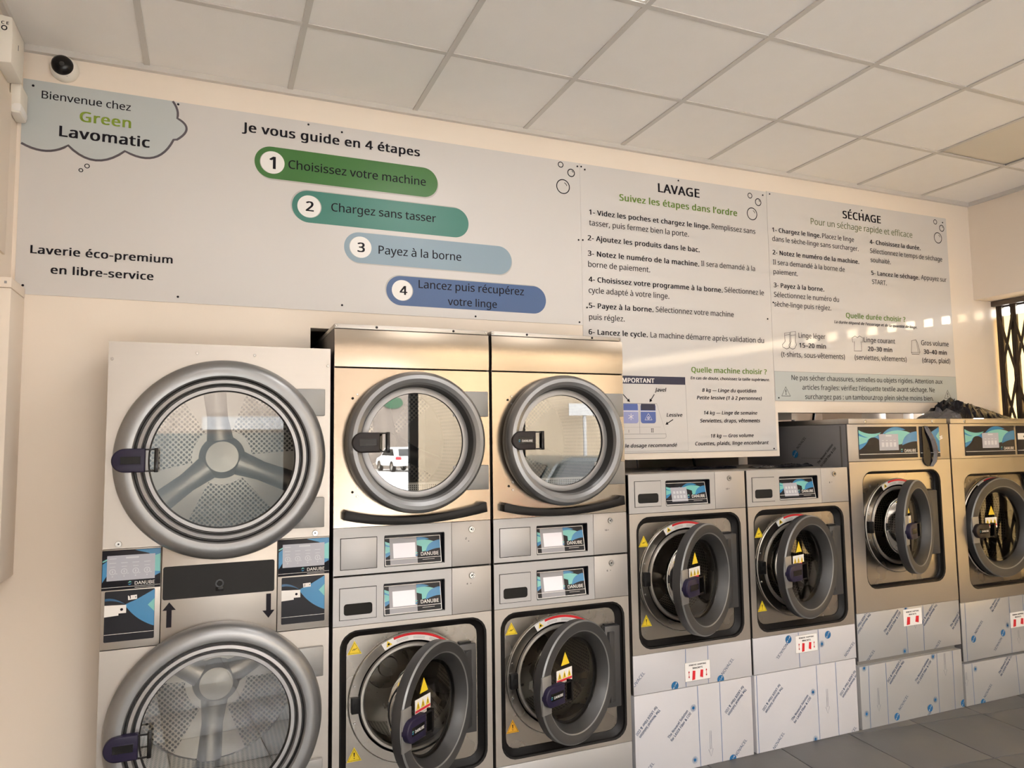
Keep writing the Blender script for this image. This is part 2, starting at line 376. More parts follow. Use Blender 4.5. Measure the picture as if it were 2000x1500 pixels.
# back wall: a partition on a rear room, cut out around the machines
wb = MB()
def wbx(x0, x1, z0, z1): wb.box(x0, x1, 0.02, 0.12, z0, z1, m_wall)
wbx(XL - 0.1, 5.62, 2.17, H + 0.1)                       # band behind the boards
wbx(XL - 0.1, -0.09, 0.0, 2.17); wbx(-0.09, 0.704, 2.05, 2.17)
wbx(2.20, 3.459, 1.522, 2.17); wbx(3.459, 5.02, 1.785, 2.17); wbx(5.02, 5.62, 1.765, 2.17); wbx(5.46, 5.62, 0.0, 1.765)
wb.box(3.66, 3.70, 0.12, 1.8, 1.745, H + 0.1, m_wall); wb.box(3.60, 3.655, 0.56, 1.8, 0, H + 0.1, m_wall)  # added dividers keep the side opening's light off the space behind low washers
tag(wb.build('wall_back'), 'cream partition wall cut out around the built-in machines, with added light-blocking dividers behind', 'wall', kind='structure')
b = MB(); b.box(XL - 0.12, XL, YF - 0.1, 1.9, 0, H + 0.1, m_wall); tag(b.build('wall_left'), 'cream side wall at the left edge', 'wall', kind='structure')
b = MB()
b.box(XR, 5.62, YF - 0.1, 0.02, 2.592, H + 0.1, m_wall); b.box(XR, 5.62, YF - 0.1, -2.05, 0, 2.592, m_wall); b.box(XR + 0.2, 5.62, -2.05, 0.02, 0, 0.6, m_wall)
tag(b.build('wall_right'), 'cream end wall with a deep window recess', 'wall', kind='structure')
b = MB(); b.box(XL - 0.1, -0.40, YF - 0.15, YF, 0, H + 0.1, m_wall); b.box(5.22, 5.62, YF - 0.15, YF, 0, H + 0.1, m_wall)
b.box(-0.40, 5.22, YF - 0.15, YF, 2.98, H + 0.1, m_wall)
tag(b.build('wall_front'), 'shopfront wall behind the viewer', 'wall', kind='structure')
b = MB(); b.box(XL - 0.1, 5.75, 1.8, 1.9, 0, H + 0.1, m_wall); b.box(5.65, 5.75, 0.12, 0.75, 0, 1.55, m_wall); b.box(5.65, 5.75, 0.12, 0.75, 2.05, H, m_wall); b.box(5.65, 5.75, 0.75, 1.9, 0, H, m_wall)
tag(b.build('wall_rear_room'), 'walls of the service room behind the machines', 'wall', kind='structure')

# shopfront glazing
def window(name, x0, x1, z0, z1, y, label, splits, film=None):
    f = MB()
    for a in [x0] + splits + [x1]: f.box(a - 0.05, a + 0.05, y - 0.04, y + 0.04, z0, z1, m_alu)
    f.box(x0, x1, y - 0.035, y + 0.035, z0, z0 + 0.08, m_alu); f.box(x0, x1, y - 0.035, y + 0.035, z1 - 0.08, z1, m_alu)
    w = tag(f.build(name), label, 'window', kind='structure')
    e = [x0] + splits + [x1]
    for a, c in zip(e[:-1], e[1:]):
        g = MB(); g.box(a + 0.05, c - 0.05, y - 0.004, y + 0.004, z0 + 0.08, z1 - 0.08, m_shop); g.build('pane', w)
    return w
window('window_2', -0.40, 5.22, 0.0, 2.98, YF - 0.08, 'wide shopfront glazing behind the viewer', [1.05, 2.42, 3.75])

# ceiling: slab, tiles and T bars
b = MB(); b.box(XL - 0.1, 5.75, YF - 0.1, 1.9, H + 0.02, H + 0.12, m_white)
ceil = tag(b.build('ceiling'), 'suspended ceiling of square white panels', 'ceiling', kind='structure')
gx = [XL] + [0.6 * i for i in range(0, 9)] + [XR]; gy = [0.02] + [-0.563 - 0.6 * j for j in range(0, 8)] + [YF]
LED = [(3, 2), (4, 6), (6, 6), (1, 4), (4, 4), (7, 4), (2, 6), (8, 6)]; lit = set(LED)  # entries from the middle row on are added lamps that brighten the room
store = {}
for i in range(len(gx) - 1):
    for j in range(len(gy) - 1):
        x0, x1, y1, y0 = gx[i], gx[i + 1], gy[j], gy[j + 1]
        if (i, j) in lit: continue
        dim = (i, j) == (8, 1)
        key = (round(x1 - x0, 3), round(y1 - y0, 3), dim)
        c = ((x0 + x1) / 2, (y0 + y1) / 2, H)
        if key not in store:
            t = MB(); hx, hy = (x1 - x0) / 2 - 0.004, (y1 - y0) / 2 - 0.004
            t.box(-hx, hx, -hy, hy, 0.004 + (0.006 if dim else 0), 0.018, m_tile_dim if dim else m_tile); store[key] = t.build('ceiling_tile', ceil, c)
        else: copy_obj(store[key], ceil, c)
for x in gx[1:-1]:
    t = MB(); t.box(x - 0.012, x + 0.012, YF, 0.02, H - 0.002, H + 0.003, m_bar); t.build('ceiling_bar', ceil)
for y in gy[1:-1]:
    t = MB(); t.box(XL, XR, y - 0.012, y + 0.012, H - 0.0012, H + 0.0032, m_bar); t.build('ceiling_bar', ceil)
LEDTXT = ['square lit panel lamp let into the ceiling, nearest the back wall', 'second ceiling lamp from the left in the row by the shopfront', 'third ceiling lamp from the left in the row by the shopfront', 'added fill lamp in the ceiling, leftmost of the middle row', 'added fill lamp in the ceiling, centre of the middle row', 'added fill lamp in the ceiling, rightmost of the middle row', 'added fill lamp in the ceiling, leftmost by the shopfront', 'added fill lamp in the ceiling, rightmost by the shopfront']
for n, (i, j) in enumerate(LED, 1):
    x0, x1, y1, y0 = gx[i], gx[i + 1], gy[j], gy[j + 1]
    t = MB(); t.box(x0 + 0.014, x1 - 0.014, y0 + 0.014, y1 - 0.014, H + 0.002, H + 0.018, m_white)
    o = t.build('ceiling_light'); tag(o, LEDTXT[n - 1], 'lamp', 'ceiling panel lamps')
    t = MB(); t.box(x0 + 0.03, x1 - 0.03, y0 + 0.03, y1 - 0.03, H - 0.001, H + 0.002, m_led); t.build('diffuser', o)
def trim(n, *bx):
    t = MB(); t.box(*bx, m_bar); tag(t.build('trim_%d' % n), 'grey ceiling edge trim along a wall', 'trim', kind='structure')
trim(1, XL, XR, -0.002, 0.02, H - 0.022, H + 0.004); trim(2, XR - 0.02, XR, YF, -0.002, H - 0.022, H + 0.004); trim(3, XL, XL + 0.02, YF, -0.002, H - 0.022, H + 0.004)

# ------------------------------------------------------------------ right window, gate, outside
f = MB(); f.box(5.53, 5.58, -2.05, 0.02, 2.545, 2.592, m_rail)
f.box(5.53, 5.58, -2.05, 0.02, 0.6, 0.66, m_rail); f.box(5.53, 5.58, -2.05, -1.99, 0.6, 2.592, m_rail)
w1 = tag(f.build('window_1'), 'tall shop window behind the folding gate', 'window', kind='structure')
g = MB(); g.box(5.553, 5.559, -2.0, 0.02, 0.66, 2.55, m_shop); g.build('pane', w1)
mf = bpy.data.materials.new('added_frosted_film'); mf.use_nodes = True; nt = mf.node_tree; nt.nodes.clear()  # added film, glows in place of the sunlit building outside
o_ = nt.nodes.new('ShaderNodeOutputMaterial'); tl = nt.nodes.new('ShaderNodeBsdfTranslucent'); tl.inputs[0].default_value = (0.80, 0.66, 0.44, 1)
df = nt.nodes.new('ShaderNodeBsdfDiffuse'); df.inputs[0].default_value = (0.7, 0.62, 0.48, 1); mx = nt.nodes.new('ShaderNodeMixShader'); mx.inputs[0].default_value = 0.3
nt.links.new(tl.outputs[0], mx.inputs[1]); nt.links.new(df.outputs[0], mx.inputs[2]); nt.links.new(mx.outputs[0], o_.inputs[0])
g = MB(); g.box(5.549, 5.5515, -1.99, 0.018, 0.66, 2.487, mf); g.build('added_frosted_film', w1)  # added sheet, also holds back the direct sun below the top strip

gate = empty('folding_gate', (5.50, 0, 0.0), 'dark brown folding scissor gate drawn across the side window', 'gate')
t = MB(); t.box(-0.03, 0.0, -2.0, 0.019, 2.553, 2.588, m_rail); t.build('top_rail', gate)
p0 = None
for k in range(11):
    y = -0.022 - 0.0975 * k
    if p0 is None:
        t = MB()
        for d in (-0.0105, 0.0105): t.box(-0.012, 0.008, d - 0.0095, d + 0.0095, 0.62, 2.556, m_gate)
        t.box(-0.004, 0.004, -0.003, 0.003, 0.62, 2.55, m_gate)
        p0 = t.build('post', gate, (0, y, 0))
    else: copy_obj(p0, gate, (0, y, 0))
sl = {}
for k in range(11):
    for q in range(5):
        for sgn in (1, -1):
            y0 = -0.022 - 0.0975 * k; zt = 2.49 - 0.445 * q
            key = sgn
            L = math.hypot(0.0975, 0.42)
            if key not in sl:
                t = MB(); bmv = bmesh.new(); bmesh.ops.create_cube(bmv, size=1)
                R = Matrix.Rotation(sgn * math.atan2(0.0975, 0.42), 3, 'X')
                for v in bmv.verts: v.co = R @ Vector((v.co.x * 0.004, v.co.y * 0.017, v.co.z * L))
                t.merge(bmv, m_gate); sl[key] = t.build('slat', gate, (-0.016 - 0.005 * (sgn > 0), y0 - 0.0488, zt - 0.2225))
            else: copy_obj(sl[key], gate, (-0.016 - 0.005 * (sgn > 0), y0 - 0.0488, zt - 0.2225))

# ------------------------------------------------------------------ street seen in the reflections
m_asph = mat('asphalt', (0.40, 0.39, 0.375), 0.8); m_stone = mat('limestone', (0.27, 0.215, 0.15), 0.8, noise=((0.8, 0.8, 0.8), 0.18, 0)); m_rose = mat('rose_render', (0.17, 0.14, 0.118), 0.8)
m_darkshop = mat('dark_shopfront', (0.035, 0.04, 0.04), 0.3); m_green = mat('sign_green', (0.010, 0.06, 0.02), 0.4); m_carw = mat('car_white', (0.8, 0.8, 0.8), 0.2); m_card = mat('car_grey', (0.03, 0.035, 0.035), 0.2)
m_signw = mat('sign_white', (0.17, 0.17, 0.175), 0.5)
m_carg = mat('car_glass', (0.01, 0.011, 0.012), 0.08)
b = MB(); b.box(-25, 45, -60, YF - 0.1, -0.2, -0.10, m_asph); tag(b.build('street'), 'asphalt street outside the shopfront', 'street', kind='structure')
b = MB(); b.box(5.75, 40, YF - 0.1, 8, -0.2, -0.10, m_asph); tag(b.build('side_street'), 'paved side street past the end window', 'street', kind='structure')
def building(name, x0, x1, y0, y1, h, m, label):
    r = empty(name, ((x0 + x1) / 2, y1, -0.1), label, 'building')
    b = MB(); b.box(-(x1 - x0) / 2, (x1 - x0) / 2, y0 - y1, 0, 0, h, m); b.build('wall', r); return r
bk1 = building('bakery_building', -14, 3.0, -19, -13, 5.5, m_rose, 'rose rendered bakery house across the street')
bk2 = building('stone_building', 3.75, 17, -10.4, -9.5, 6.2, m_stone, 'pale limestone house across the street with a bare wall')
bk3 = building('far_building', 3, 34, -52, -46, 15.0, m_rose, 'rose rendered house at the far end of the street')
d = MB(); d.box(-5.5, 7.4, 0.0, 0.06, 0, 1.98, m_darkshop); d.build('shopfront', bk1)
for k, x in enumerate((-4, -1.5, 1.0, 3.5, 6.0)):
    d = MB(); d.box(x - 0.45, x + 0.45, -0.01, 0.05, 3.2, 4.9, m_darkshop); d.build('window', bk1)
s1 = empty('bakery_sign', (1.3, -12.86, 2.07), 'white shop sign band lettered for a bakery', 'sign')
d = MB(); d.box(-1.17, 1.15, -0.04, 0.03, -0.12, 0.14, m_signw); d.build('sign_board', s1)
pr = Print((0.43, 0.031, 0), (-1, 0, 0), (0, 0, 1), 0.002)
pr.text('BOULANGERIE', 0.0, 0.75, 0.03, m_ink, bold=True); pr.text('PATISSERIE', 0.0, 0.68, -0.11, m_ink, bold=True); pr.rect(0.90, 1.08, -0.11, 0.13, m_red, 1); pr.build('lettering', s1)
bk3['kind'] = 'structure'
d = MB(); d.prism([(-6.7 + 0.68 * math.cos(2 * PI * k / 30), 4.5 + 0.4 * math.sin(2 * PI * k / 30)) for k in range(30)], 0.02, 0.12, m_green); s2 = d.build('shop_sign', bk3)
pr = Print((-6.18, 0.128, 4.4), (-1, 0, 0), (0, 0, 1), 0.004); pr.text('BO BUN', 0, 1.04, 0, m_inkwhite, bold=True); pr.build('lettering', s2)
s3 = empty('parking_sign', (6.75, -9.2, -0.1), 'blue parking sign on a street pole', 'sign')
d = MB(); d.tube([(0, 0, 0), (0, 0, 3.0)], 0.035, m_hinge, 10); d.build('pole', s3)
d = MB(); d.box(-0.2, 0.0, 0.04, 0.06, 1.05, 1.35, m_inkblue); d.build('sign_board', s3)
pr = Print((-0.03, 0.062, 1.1), (-1, 0, 0), (0, 0, 1), 0.002); pr.text('P', 0, 0.12, 0, m_inkwhite, bold=True); pr.build('lettering', s3)
d = MB(); d.box(-0.35, 0.22, 0.04, 0.06, 2.2, 2.42, m_hinge); d.build('name_plate', s3)
def car(name, loc, rz, body, label):
    r = empty(name, loc, label, 'car'); r.rotation_euler = (0, 0, rz)
    t = MB(); pr_ = [(-2.0, 0.35), (-2.03, 0.62), (-1.95, 0.93), (-1.62, 1.42), (-1.35, 1.5), (0.1, 1.47), (0.95, 0.98), (1.85, 0.82), (2.02, 0.55), (1.98, 0.33)]
    t.prism(pr_, -0.85, 0.85, body); o = t.build('car_body', r)
    bv = o.modifiers.new('bevel', 'BEVEL'); bv.width = 0.07; bv.segments = 2
    t = MB()
    for y in (-0.853, 0.849): t.prism([(-1.72, 0.98), (-1.5, 1.38), (0.02, 1.38), (0.72, 0.99)], y, y + 0.004, m_carg)
    t.face([(-1.965, -0.62, 0.97), (-1.965, 0.62, 0.97), (-1.66, 0.56, 1.385), (-1.66, -0.56, 1.385)], m_carg); t.face([(0.93, -0.68, 1.02), (0.93, 0.68, 1.02), (0.16, 0.6, 1.445), (0.16, -0.6, 1.445)], m_carg); t.build('windows', r)
    for y in (-0.66, 0.66):
        t = MB(); t.box(-2.045, -1.94, y - 0.17, y + 0.17, 0.75, 0.92, m_red, 0.02); t.build('tail_light', r)
    for x in (-1.25, 1.25):
        for y in (-0.87, 0.67):
            t = MB(); t.lathe(x, 0.32, [(0.0, y), (0.18, y), (0.2, y + 0.01), (0.32, y), (0.33, y + 0.03), (0.33, y + 0.2), (0, y + 0.2)], [m_chrome, m_chrome, m_black, m_black, m_black, m_black], 28); t.build('wheel', r)
    return r
car('hatchback_car', (11.2, -42, -0.1), math.radians(-95), m_carw, 'white hatchback far down the street, seen reflected')
car('parked_car', (6.6, -7.6, -0.1), math.radians(0), m_card, 'dark grey car parked by the parking sign outside')

# ------------------------------------------------------------------ the three information boards
BY = 0.016
def bubble(pr, u, v, r, w=0.0055, shine=True):
    pr = new()
    pr.ring(u, v, r, w, m_ink, 2)
    if shine: pr.ring(u, v, r * 0.62, w * 0.7, m_ink, 2, 8, 15, 70)
    pr.build('bubble_print', cur)
def board(x0, x1, z0, z1, label, screws, notch=None):
    r = empty('information_board', (x0, 0.02, z0), label, 'sign')
    t = MB()
    if notch: t.prism([(notch[0] - x0, 0), (x1 - x0, 0), (x1 - x0, z1 - z0), (0, z1 - z0), (0, notch[1] - z0), (notch[0] - x0, notch[1] - z0)], -0.004, 0, m_board)
    else: t.box(0, x1 - x0, -0.004, 0, 0, z1 - z0, m_board)
    t.build('panel', r)
    for sx, sz in screws:
        t = MB(); t.lathe(sx - x0, sz - z0, [(0.0045, -0.004), (0.005, -0.006), (0.003, -0.0075), (0, -0.0078)], m_ink, 12); t.build('screw', r)
    return r, Print((-x0, -0.0042, -z0), eps=0.00025), (lambda: Print((-x0, -0.0042, -z0), eps=0.00025))
def lines(pr, L):
    for st, body, u0, u1, v in L:
        m = {'k': m_ink, 'r': m_ink2, 'p': m_ink, 'g': m_inkgreen, 'i': m_ink, 'w': m_inkwhite, 'G': m_lime, 's': m_sage, 'b': m_ink2}[st[0]]
        pr.text(body, u0, u1, v, m, 5, bold=len(st) > 1, ital=st[0] == 'i')

r1, pr, new = board(-0.455, 2.1325, 2.253, 3.153, 'wide grey welcome board with cloud and four numbered step pills', [(-0.419, 3.127), (0.126, 3.141), (-0.427, 2.288), (0.143, 2.278), (0.686, 3.139), (0.842, 3.126), (0.847, 2.284), (1.516, 2.267), (2.118, 3.133), (2.111, 2.268), (2.116, 2.721)]); cur = r1
edge = bez((-0.453, 2.878), (-0.365, 2.857), (-0.287, 2.892)) + bez((-0.287, 2.892), (-0.185, 2.842), (-0.077, 2.898))[1:] + bez((-0.077, 2.898), (0.035, 2.886), (0.111, 2.977), 12)[1:] + [(0.125, 2.980)] + bez((0.125, 2.980), (0.162, 3.035), (0.124, 3.077), 12)[1:] + bez((0.124, 3.077), (0.123, 3.115), (0.104, 3.152), 6)[1:]
for a, c in zip(edge[:-1], edge[1:]):      # filled in slices so the outline may fold back
    pass
pc = new(); pc.poly([(-0.4545, 3.1525), (-0.4545, 2.878)] + edge, m_cloud, 1)
pc.ribbon(edge, 0.0095, m_cloudline, 2); pc.build('cloud_print', r1)
bubble(pr, -0.216, 2.813, 0.0085, 0.0035, False); bubble(pr, -0.238, 2.792, 0.007, 0.0035, False)
lines(pr, [('k', 'Bienvenue chez', -0.388, -0.059, 3.079), ('GB', 'Green', -0.249, -0.056, 3.003), ('kB', 'Lavomatic', -0.321, 0.018, 2.927), ('kb', 'Laverie éco-premium', -0.406, 0.119, 2.423), ('kb', 'en libre-service', -0.333, 0.046, 2.344), ('kb', 'Je vous guide en 4 étapes', 0.392, 1.228, 3.061), ('p', 'Choisissez votre machine', 0.597, 1.258, 2.914), ('p', 'Chargez sans tasser', 0.794, 1.310, 2.733), ('p', 'Payez à la borne', 1.020, 1.442, 2.547), ('p', 'Lancez puis récupérez', 1.219, 1.786, 2.393), ('p', 'votre linge', 1.369, 1.633, 2.317), ('kb', '1', 0.513, 0.541, 2.903), ('kb', '2', 0.677, 0.714, 2.721), ('kb', '3', 0.918, 0.954, 2.548), ('kb', '4', 1.124, 1.162, 2.354)])
for k, (x0, x1, z0, z1, cx, cz, cr, so) in enumerate(((0.448, 1.320, 2.856, 3.007, 0.527, 2.932, 0.053, (0.004, -0.007)), (0.615, 1.483, 2.666, 2.819, 0.692, 2.743, 0.053, (-0.006, 0.004)), (0.855, 1.719, 2.494, 2.643, 0.934, 2.571, 0.052, (0.003, -0.005)), (1.058, 1.913, 2.300, 2.446, 1.136, 2.375, 0.051, (-0.006, 0.004)))):
    rr = (z1 - z0) / 2 - 0.0005; pp = new()
    pp.poly(rrect(x0 + so[0], x1 + so[0], z0 + so[1], z1 + so[1], rr, 12), m_shadow, 1); pp.poly(rrect(x0, x1, z0, z1, rr, 12), m_pill[k], 2)
    pp.disc(cx + (0.004 if k in (1, 3) else -0.003), cz, cr, m_shadow, 3); pp.disc(cx, cz, cr, m_inkwhite, 4)
    o = pp.build('step_pill', r1); o['label'] = ('green', 'teal', 'grey blue', 'navy blue')[k] + ' printed step pill with white number disc'
bubble(pr, 2.016, 3.129, 0.0145, 0.005, False); bubble(pr, 2.079, 3.091, 0.0205); bubble(pr, 2.028, 3.008, 0.0385)
pr.build('lettering', r1)

r2, pr, new = board(2.1335, 3.4365, 1.556, 3.153, 'tall grey washing instruction board headed LAVAGE', [(2.164, 3.121), (2.142, 3.135), (2.783, 3.139), (3.408, 3.128), (2.142, 2.723), (2.159, 2.351), (3.406, 2.355), (3.413, 1.568)], (2.195, 2.16)); cur = r2
lines(pr, [('kb', 'LAVAGE', 2.640, 2.931, 3.054), ('gb', 'Suivez les étapes dans l’ordre', 2.380, 3.204, 2.973), ('kb', '1- Videz les poches et chargez le linge.', 2.185, 2.998, 2.871), ('r', 'Remplissez sans', 3.011, 3.338, 2.876), ('r', 'tasser, puis fermez bien la porte.', 2.183, 2.844, 2.810), ('kb', '2- Ajoutez les produits dans le bac.', 2.172, 2.918, 2.725), ('kb', '3- Notez le numéro de la machine.', 2.171, 2.911, 2.639), ('r', 'Il sera demandé à la', 2.925, 3.324, 2.644), ('r', 'borne de paiement.', 2.172, 2.570, 2.577), ('kb', '4- Choisissez votre programme à la borne.', 2.172, 3.074, 2.495), ('r', 'Sélectionnez le', 3.088, 3.385, 2.499), ('r', 'cycle adapté à votre linge.', 2.171, 2.694, 2.433), ('kb', '5- Payez à la borne.', 2.170, 2.585, 2.350), ('r', 'Sélectionnez votre machine', 2.600, 3.149, 2.352), ('r', 'puis réglez.', 2.170, 2.394, 2.286), ('kb', '6- Lancez le cycle.', 2.165, 2.542, 2.205), ('r', 'La machine démarre après validation du', 2.560, 3.370, 2.205), ('gb', 'Quelle machine choisir ?', 2.830, 3.381, 2.015), ('ib', 'En cas de doute, choisissez la taille supérieure.', 2.823, 3.401, 1.974), ('ib', '8 kg — Linge du quotidien', 2.900, 3.293, 1.903), ('ib', 'Petite lessive (1 à 2 personnes)', 2.862, 3.332, 1.859), ('ib', '14 kg — Linge de semaine', 2.905, 3.294, 1.772), ('ib', 'Serviettes, draps, vêtements', 2.878, 3.313, 1.726), ('ib', '18 kg — Gros volume', 2.948, 3.260, 1.639), ('ib', 'Couettes, plaids, linge encombrant', 2.838, 3.371, 1.595), ('wb', 'IMPORTANT', 2.352, 2.577, 1.948), ('ib', 'Javel', 2.578, 2.651, 1.900), ('ib', 'Lessive', 2.651, 2.756, 1.759), ('ib', 'le dosage recommandé', 2.376, 2.713, 1.590), ('b', 'I', 2.399, 2.404, 1.673), ('b', 'II', 2.545, 2.563, 1.672)])
pr.rect(2.165, 2.786, 1.941, 1.985, m_inknavy, 1); pr.ribbon([(2.166, 1.94), (2.166, 1.568), (2.792, 1.568), (2.787, 1.94)], 0.002, m_inkgrey, 1); pr.rect(2.137, 3.434, 1.5575, 1.5605, m_inkgrey, 1)
for x0, x1, mm, m2 in ((2.345, 2.466, m_inkblue2, m_inkblue), (2.481, 2.580, m_inkblue, m_inknavy)):
    pr.poly(rrect(x0, x1, 1.722, 1.83, 0.015), mm, 2); pr.rect(x0 + 0.003, x1 - 0.003, 1.795, 1.83, m2, 3); pr.rect(x0, x1, 1.787, 1.791, m_inkwhite, 4)
for k in range(3): pr.ribbon([(2.418 + 0.018 * math.cos(PI * k / 3 + 0.5), 1.758 + 0.018 * math.sin(PI * k / 3 + 0.5)), (2.418 - 0.018 * math.cos(PI * k / 3 + 0.5), 1.758 - 0.018 * math.sin(PI * k / 3 + 0.5))], 0.003, m_inkwhite, 4)
pr.ribbon([(2.531, 1.777), (2.508, 1.741), (2.554, 1.741)], 0.003, m_inkwhite, 4, True); pr.ring(2.531, 1.752, 0.006, 0.003, m_inkwhite, 4, 12)
pr.ribbon([(2.30, 1.832), (2.588, 1.832), (2.644, 1.663), (2.30, 1.663)], 0.0025, m_inkgrey, 2); pr.ribbon([(2.30, 1.638), (2.636, 1.638), (2.645, 1.645), (2.644, 1.663)], 0.0025, m_inkgrey, 2)
pr.ribbon([(2.473, 1.832), (2.473, 1.665)], 0.002, m_inkgrey, 2); pr.rect(2.34, 2.61, 1.7, 1.702, m_shadow, 2)
for a, c in (((2.372, 1.881), (2.410, 1.843)), ((2.574, 1.884), (2.544, 1.844)), ((2.694, 1.743), (2.647, 1.717))):
    pr.ribbon([a, c], 0.005, m_ink, 4); dx, dz = c[0] - a[0], c[1] - a[1]; l = math.hypot(dx, dz); dx /= l; dz /= l
    pr.poly([(c[0] + dx * 0.006, c[1] + dz * 0.006), (c[0] - dx * 0.012 - dz * 0.010, c[1] - dz * 0.012 + dx * 0.010), (c[0] - dx * 0.012 + dz * 0.010, c[1] - dz * 0.012 - dx * 0.010)], m_ink, 4)
bubble(pr, 3.308, 3.113, 0.0155, 0.005, False); bubble(pr, 3.370, 3.079, 0.0215); bubble(pr, 3.319, 3.000, 0.037)
pr.build('lettering', r2)

r3, pr, new = board(3.4385, 5.047, 1.854, 3.158, 'grey drying instruction board headed SÉCHAGE, beside the side window', [(4.237, 3.125), (5.010, 3.125), (3.463, 3.142), (3.455, 2.460), (3.466, 1.874), (5.018, 1.880), (4.25, 1.873)]); cur = r3
lines(pr, [('kb', 'SÉCHAGE', 4.065, 4.408, 3.055), ('s', 'Pour un séchage rapide et efficace', 3.788, 4.700, 2.985), ('kb', '1- Chargez le linge.', 3.471, 3.867, 2.904), ('r', 'Placez le linge', 3.879, 4.154, 2.904), ('r', 'dans le sèche-linge sans surcharger.', 3.468, 4.190, 2.846), ('kb', '2- Notez le numéro de la machine.', 3.466, 4.190, 2.761), ('r', 'Il sera demandé à la borne de', 3.466, 4.059, 2.698), ('r', 'paiement.', 3.466, 3.661, 2.639), ('kb', '3- Payez à la borne.', 3.464, 3.874, 2.556), ('r', 'Sélectionnez le numéro du', 3.463, 3.996, 2.496), ('r', 'sèche-linge puis réglez.', 3.462, 3.926, 2.437), ('kb', '4- Choisissez la durée.', 4.295, 4.773, 2.906), ('r', 'Sélectionnez le temps de séchage', 4.294, 4.982, 2.844), ('r', 'souhaité.', 4.294, 4.479, 2.783), ('kb', '5- Lancez le séchage.', 4.294, 4.744, 2.697), ('r', 'Appuyez sur', 4.761, 5.013, 2.701), ('r', 'START.', 4.297, 4.431, 2.636), ('gb', 'Quelle durée choisir ?', 4.049, 4.587, 2.397), ('ib', 'La durée dépend de l’essorage et de la quantité de linge.', 3.946, 4.694, 2.357), ('r', 'Linge léger', 3.644, 3.865, 2.250), ('kb', '15–20 min', 3.647, 3.865, 2.189), ('r', '(t-shirts, sous-vêtements)', 3.500, 4.022, 2.127), ('r', 'Linge courant', 4.195, 4.478, 2.245), ('kb', '20–30 min', 4.227, 4.447, 2.188), ('r', '(serviettes, vêtements)', 4.107, 4.576, 2.128), ('r', 'Gros volume', 4.725, 4.995, 2.246), ('kb', '30–40 min', 4.744, 4.970, 2.187), ('r', '(draps, plaid)', 4.725, 4.999, 2.128), ('r', 'Ne pas sécher chaussures, semelles ou objets rigides. Attention aux', 3.573, 4.910, 1.985), ('r', 'articles fragiles: vérifiez l’étiquette textile avant séchage. Ne', 3.656, 4.828, 1.927), ('r', 'surchargez pas : un tambour trop plein sèche moins bien.', 3.675, 4.812, 1.869)])
pr.rect(3.44, 5.046, 1.856, 2.037, m_inkgrey, 1); pr.rect(3.442, 5.044, 1.858, 2.035, m_bannerbg, 2)
for u in (3.524, 4.955):
    pr.ribbon([(u, 1.942), (u - 0.034, 1.886), (u + 0.034, 1.886)], 0.005, m_ink2, 3, True); pr.rect(u - 0.003, u + 0.003, 1.906, 1.925, m_ink2, 3); pr.disc(u, 1.898, 0.004, m_ink2, 3, 8)
w = 0.0032
for dx in (0, 0.047):
    pr.ribbon([(3.533 + dx, 2.273 + dx * 0.2), (3.575 + dx, 2.279 + dx * 0.2), (3.571 + dx, 2.225), (3.578 + dx, 2.205), (3.563 + dx, 2.182), (3.545 + dx, 2.176), (3.515 + dx * 1.1, 2.186), (3.512 + dx * 1.1, 2.200), (3.535 + dx, 2.222)], w, m_ink2, 3, True); pr.ribbon([(3.533 + dx, 2.26), (3.575 + dx, 2.267)], w * 0.7, m_ink2, 3)
pr.ribbon([(4.120, 2.281), (4.092, 2.268), (4.097, 2.240), (4.112, 2.246), (4.106, 2.184), (4.172, 2.186), (4.171, 2.248), (4.185, 2.242), (4.190, 2.271), (4.160, 2.283), (4.140, 2.272)], w, m_ink2, 3, True)
pr.ribbon([(4.634, 2.272), (4.676, 2.280), (4.688, 2.262), (4.708, 2.197), (4.700, 2.183), (4.630, 2.181), (4.626, 2.192)], w, m_ink2, 3, True); pr.ribbon([(4.626, 2.192), (4.692, 2.195), (4.708, 2.197)], w * 0.7, m_ink2, 3); pr.ribbon([(4.676, 2.280), (4.692, 2.195)], w * 0.7, m_ink2, 3)
bubble(pr, 4.936, 3.122, 0.0155, 0.005, False); bubble(pr, 4.998, 3.083, 0.022); bubble(pr, 4.954, 3.010, 0.037)
pr.build('lettering', r3)

# ------------------------------------------------------------------ machine parts
FY = -0.30      # front plane of the whole row
def shell(r, w, z0, z1, dep=0.82, m=m_side, m_top=None):
    """open-fronted cabinet"""
    t = MB(); th = 0.004
    t.box(0, th, 0.006, dep, z0, z1, m); t.box(w - th, w, 0.006, dep, z0, z1, m); t.box(th, w - th, 0.006, dep, z1 - th, z1, m_top or m)
    t.box(th, w - th, dep - th, dep, z0, z1 - th, m); t.box(th, w - th, 0.05, dep - th, z0, z0 + th, m)
    return t.build('cabinet', r)
def danube(pr, u0, u1, v, m=m_inkwhite, L=4):
    h = (u1 - u0) * 0.30
    pr.text('DANUBE', u0, u1, v, m, L)
    k = h * 0.55; x = u0 - k * 1.5; z = v + h * 0.36
    pr.poly([(x - k * 0.6, z + k * 0.1), (x, z + k * 0.7), (x + k * 0.6, z + k * 0.3), (x + 0.1 * k, z + 0.25 * k)], m_teal, L); pr.poly([(x + k * 0.6, z - k * 0.1), (x, z - k * 0.7), (x - k * 0.6, z - k * 0.3), (x - 0.1 * k, z - 0.25 * k)], m_blue, L)
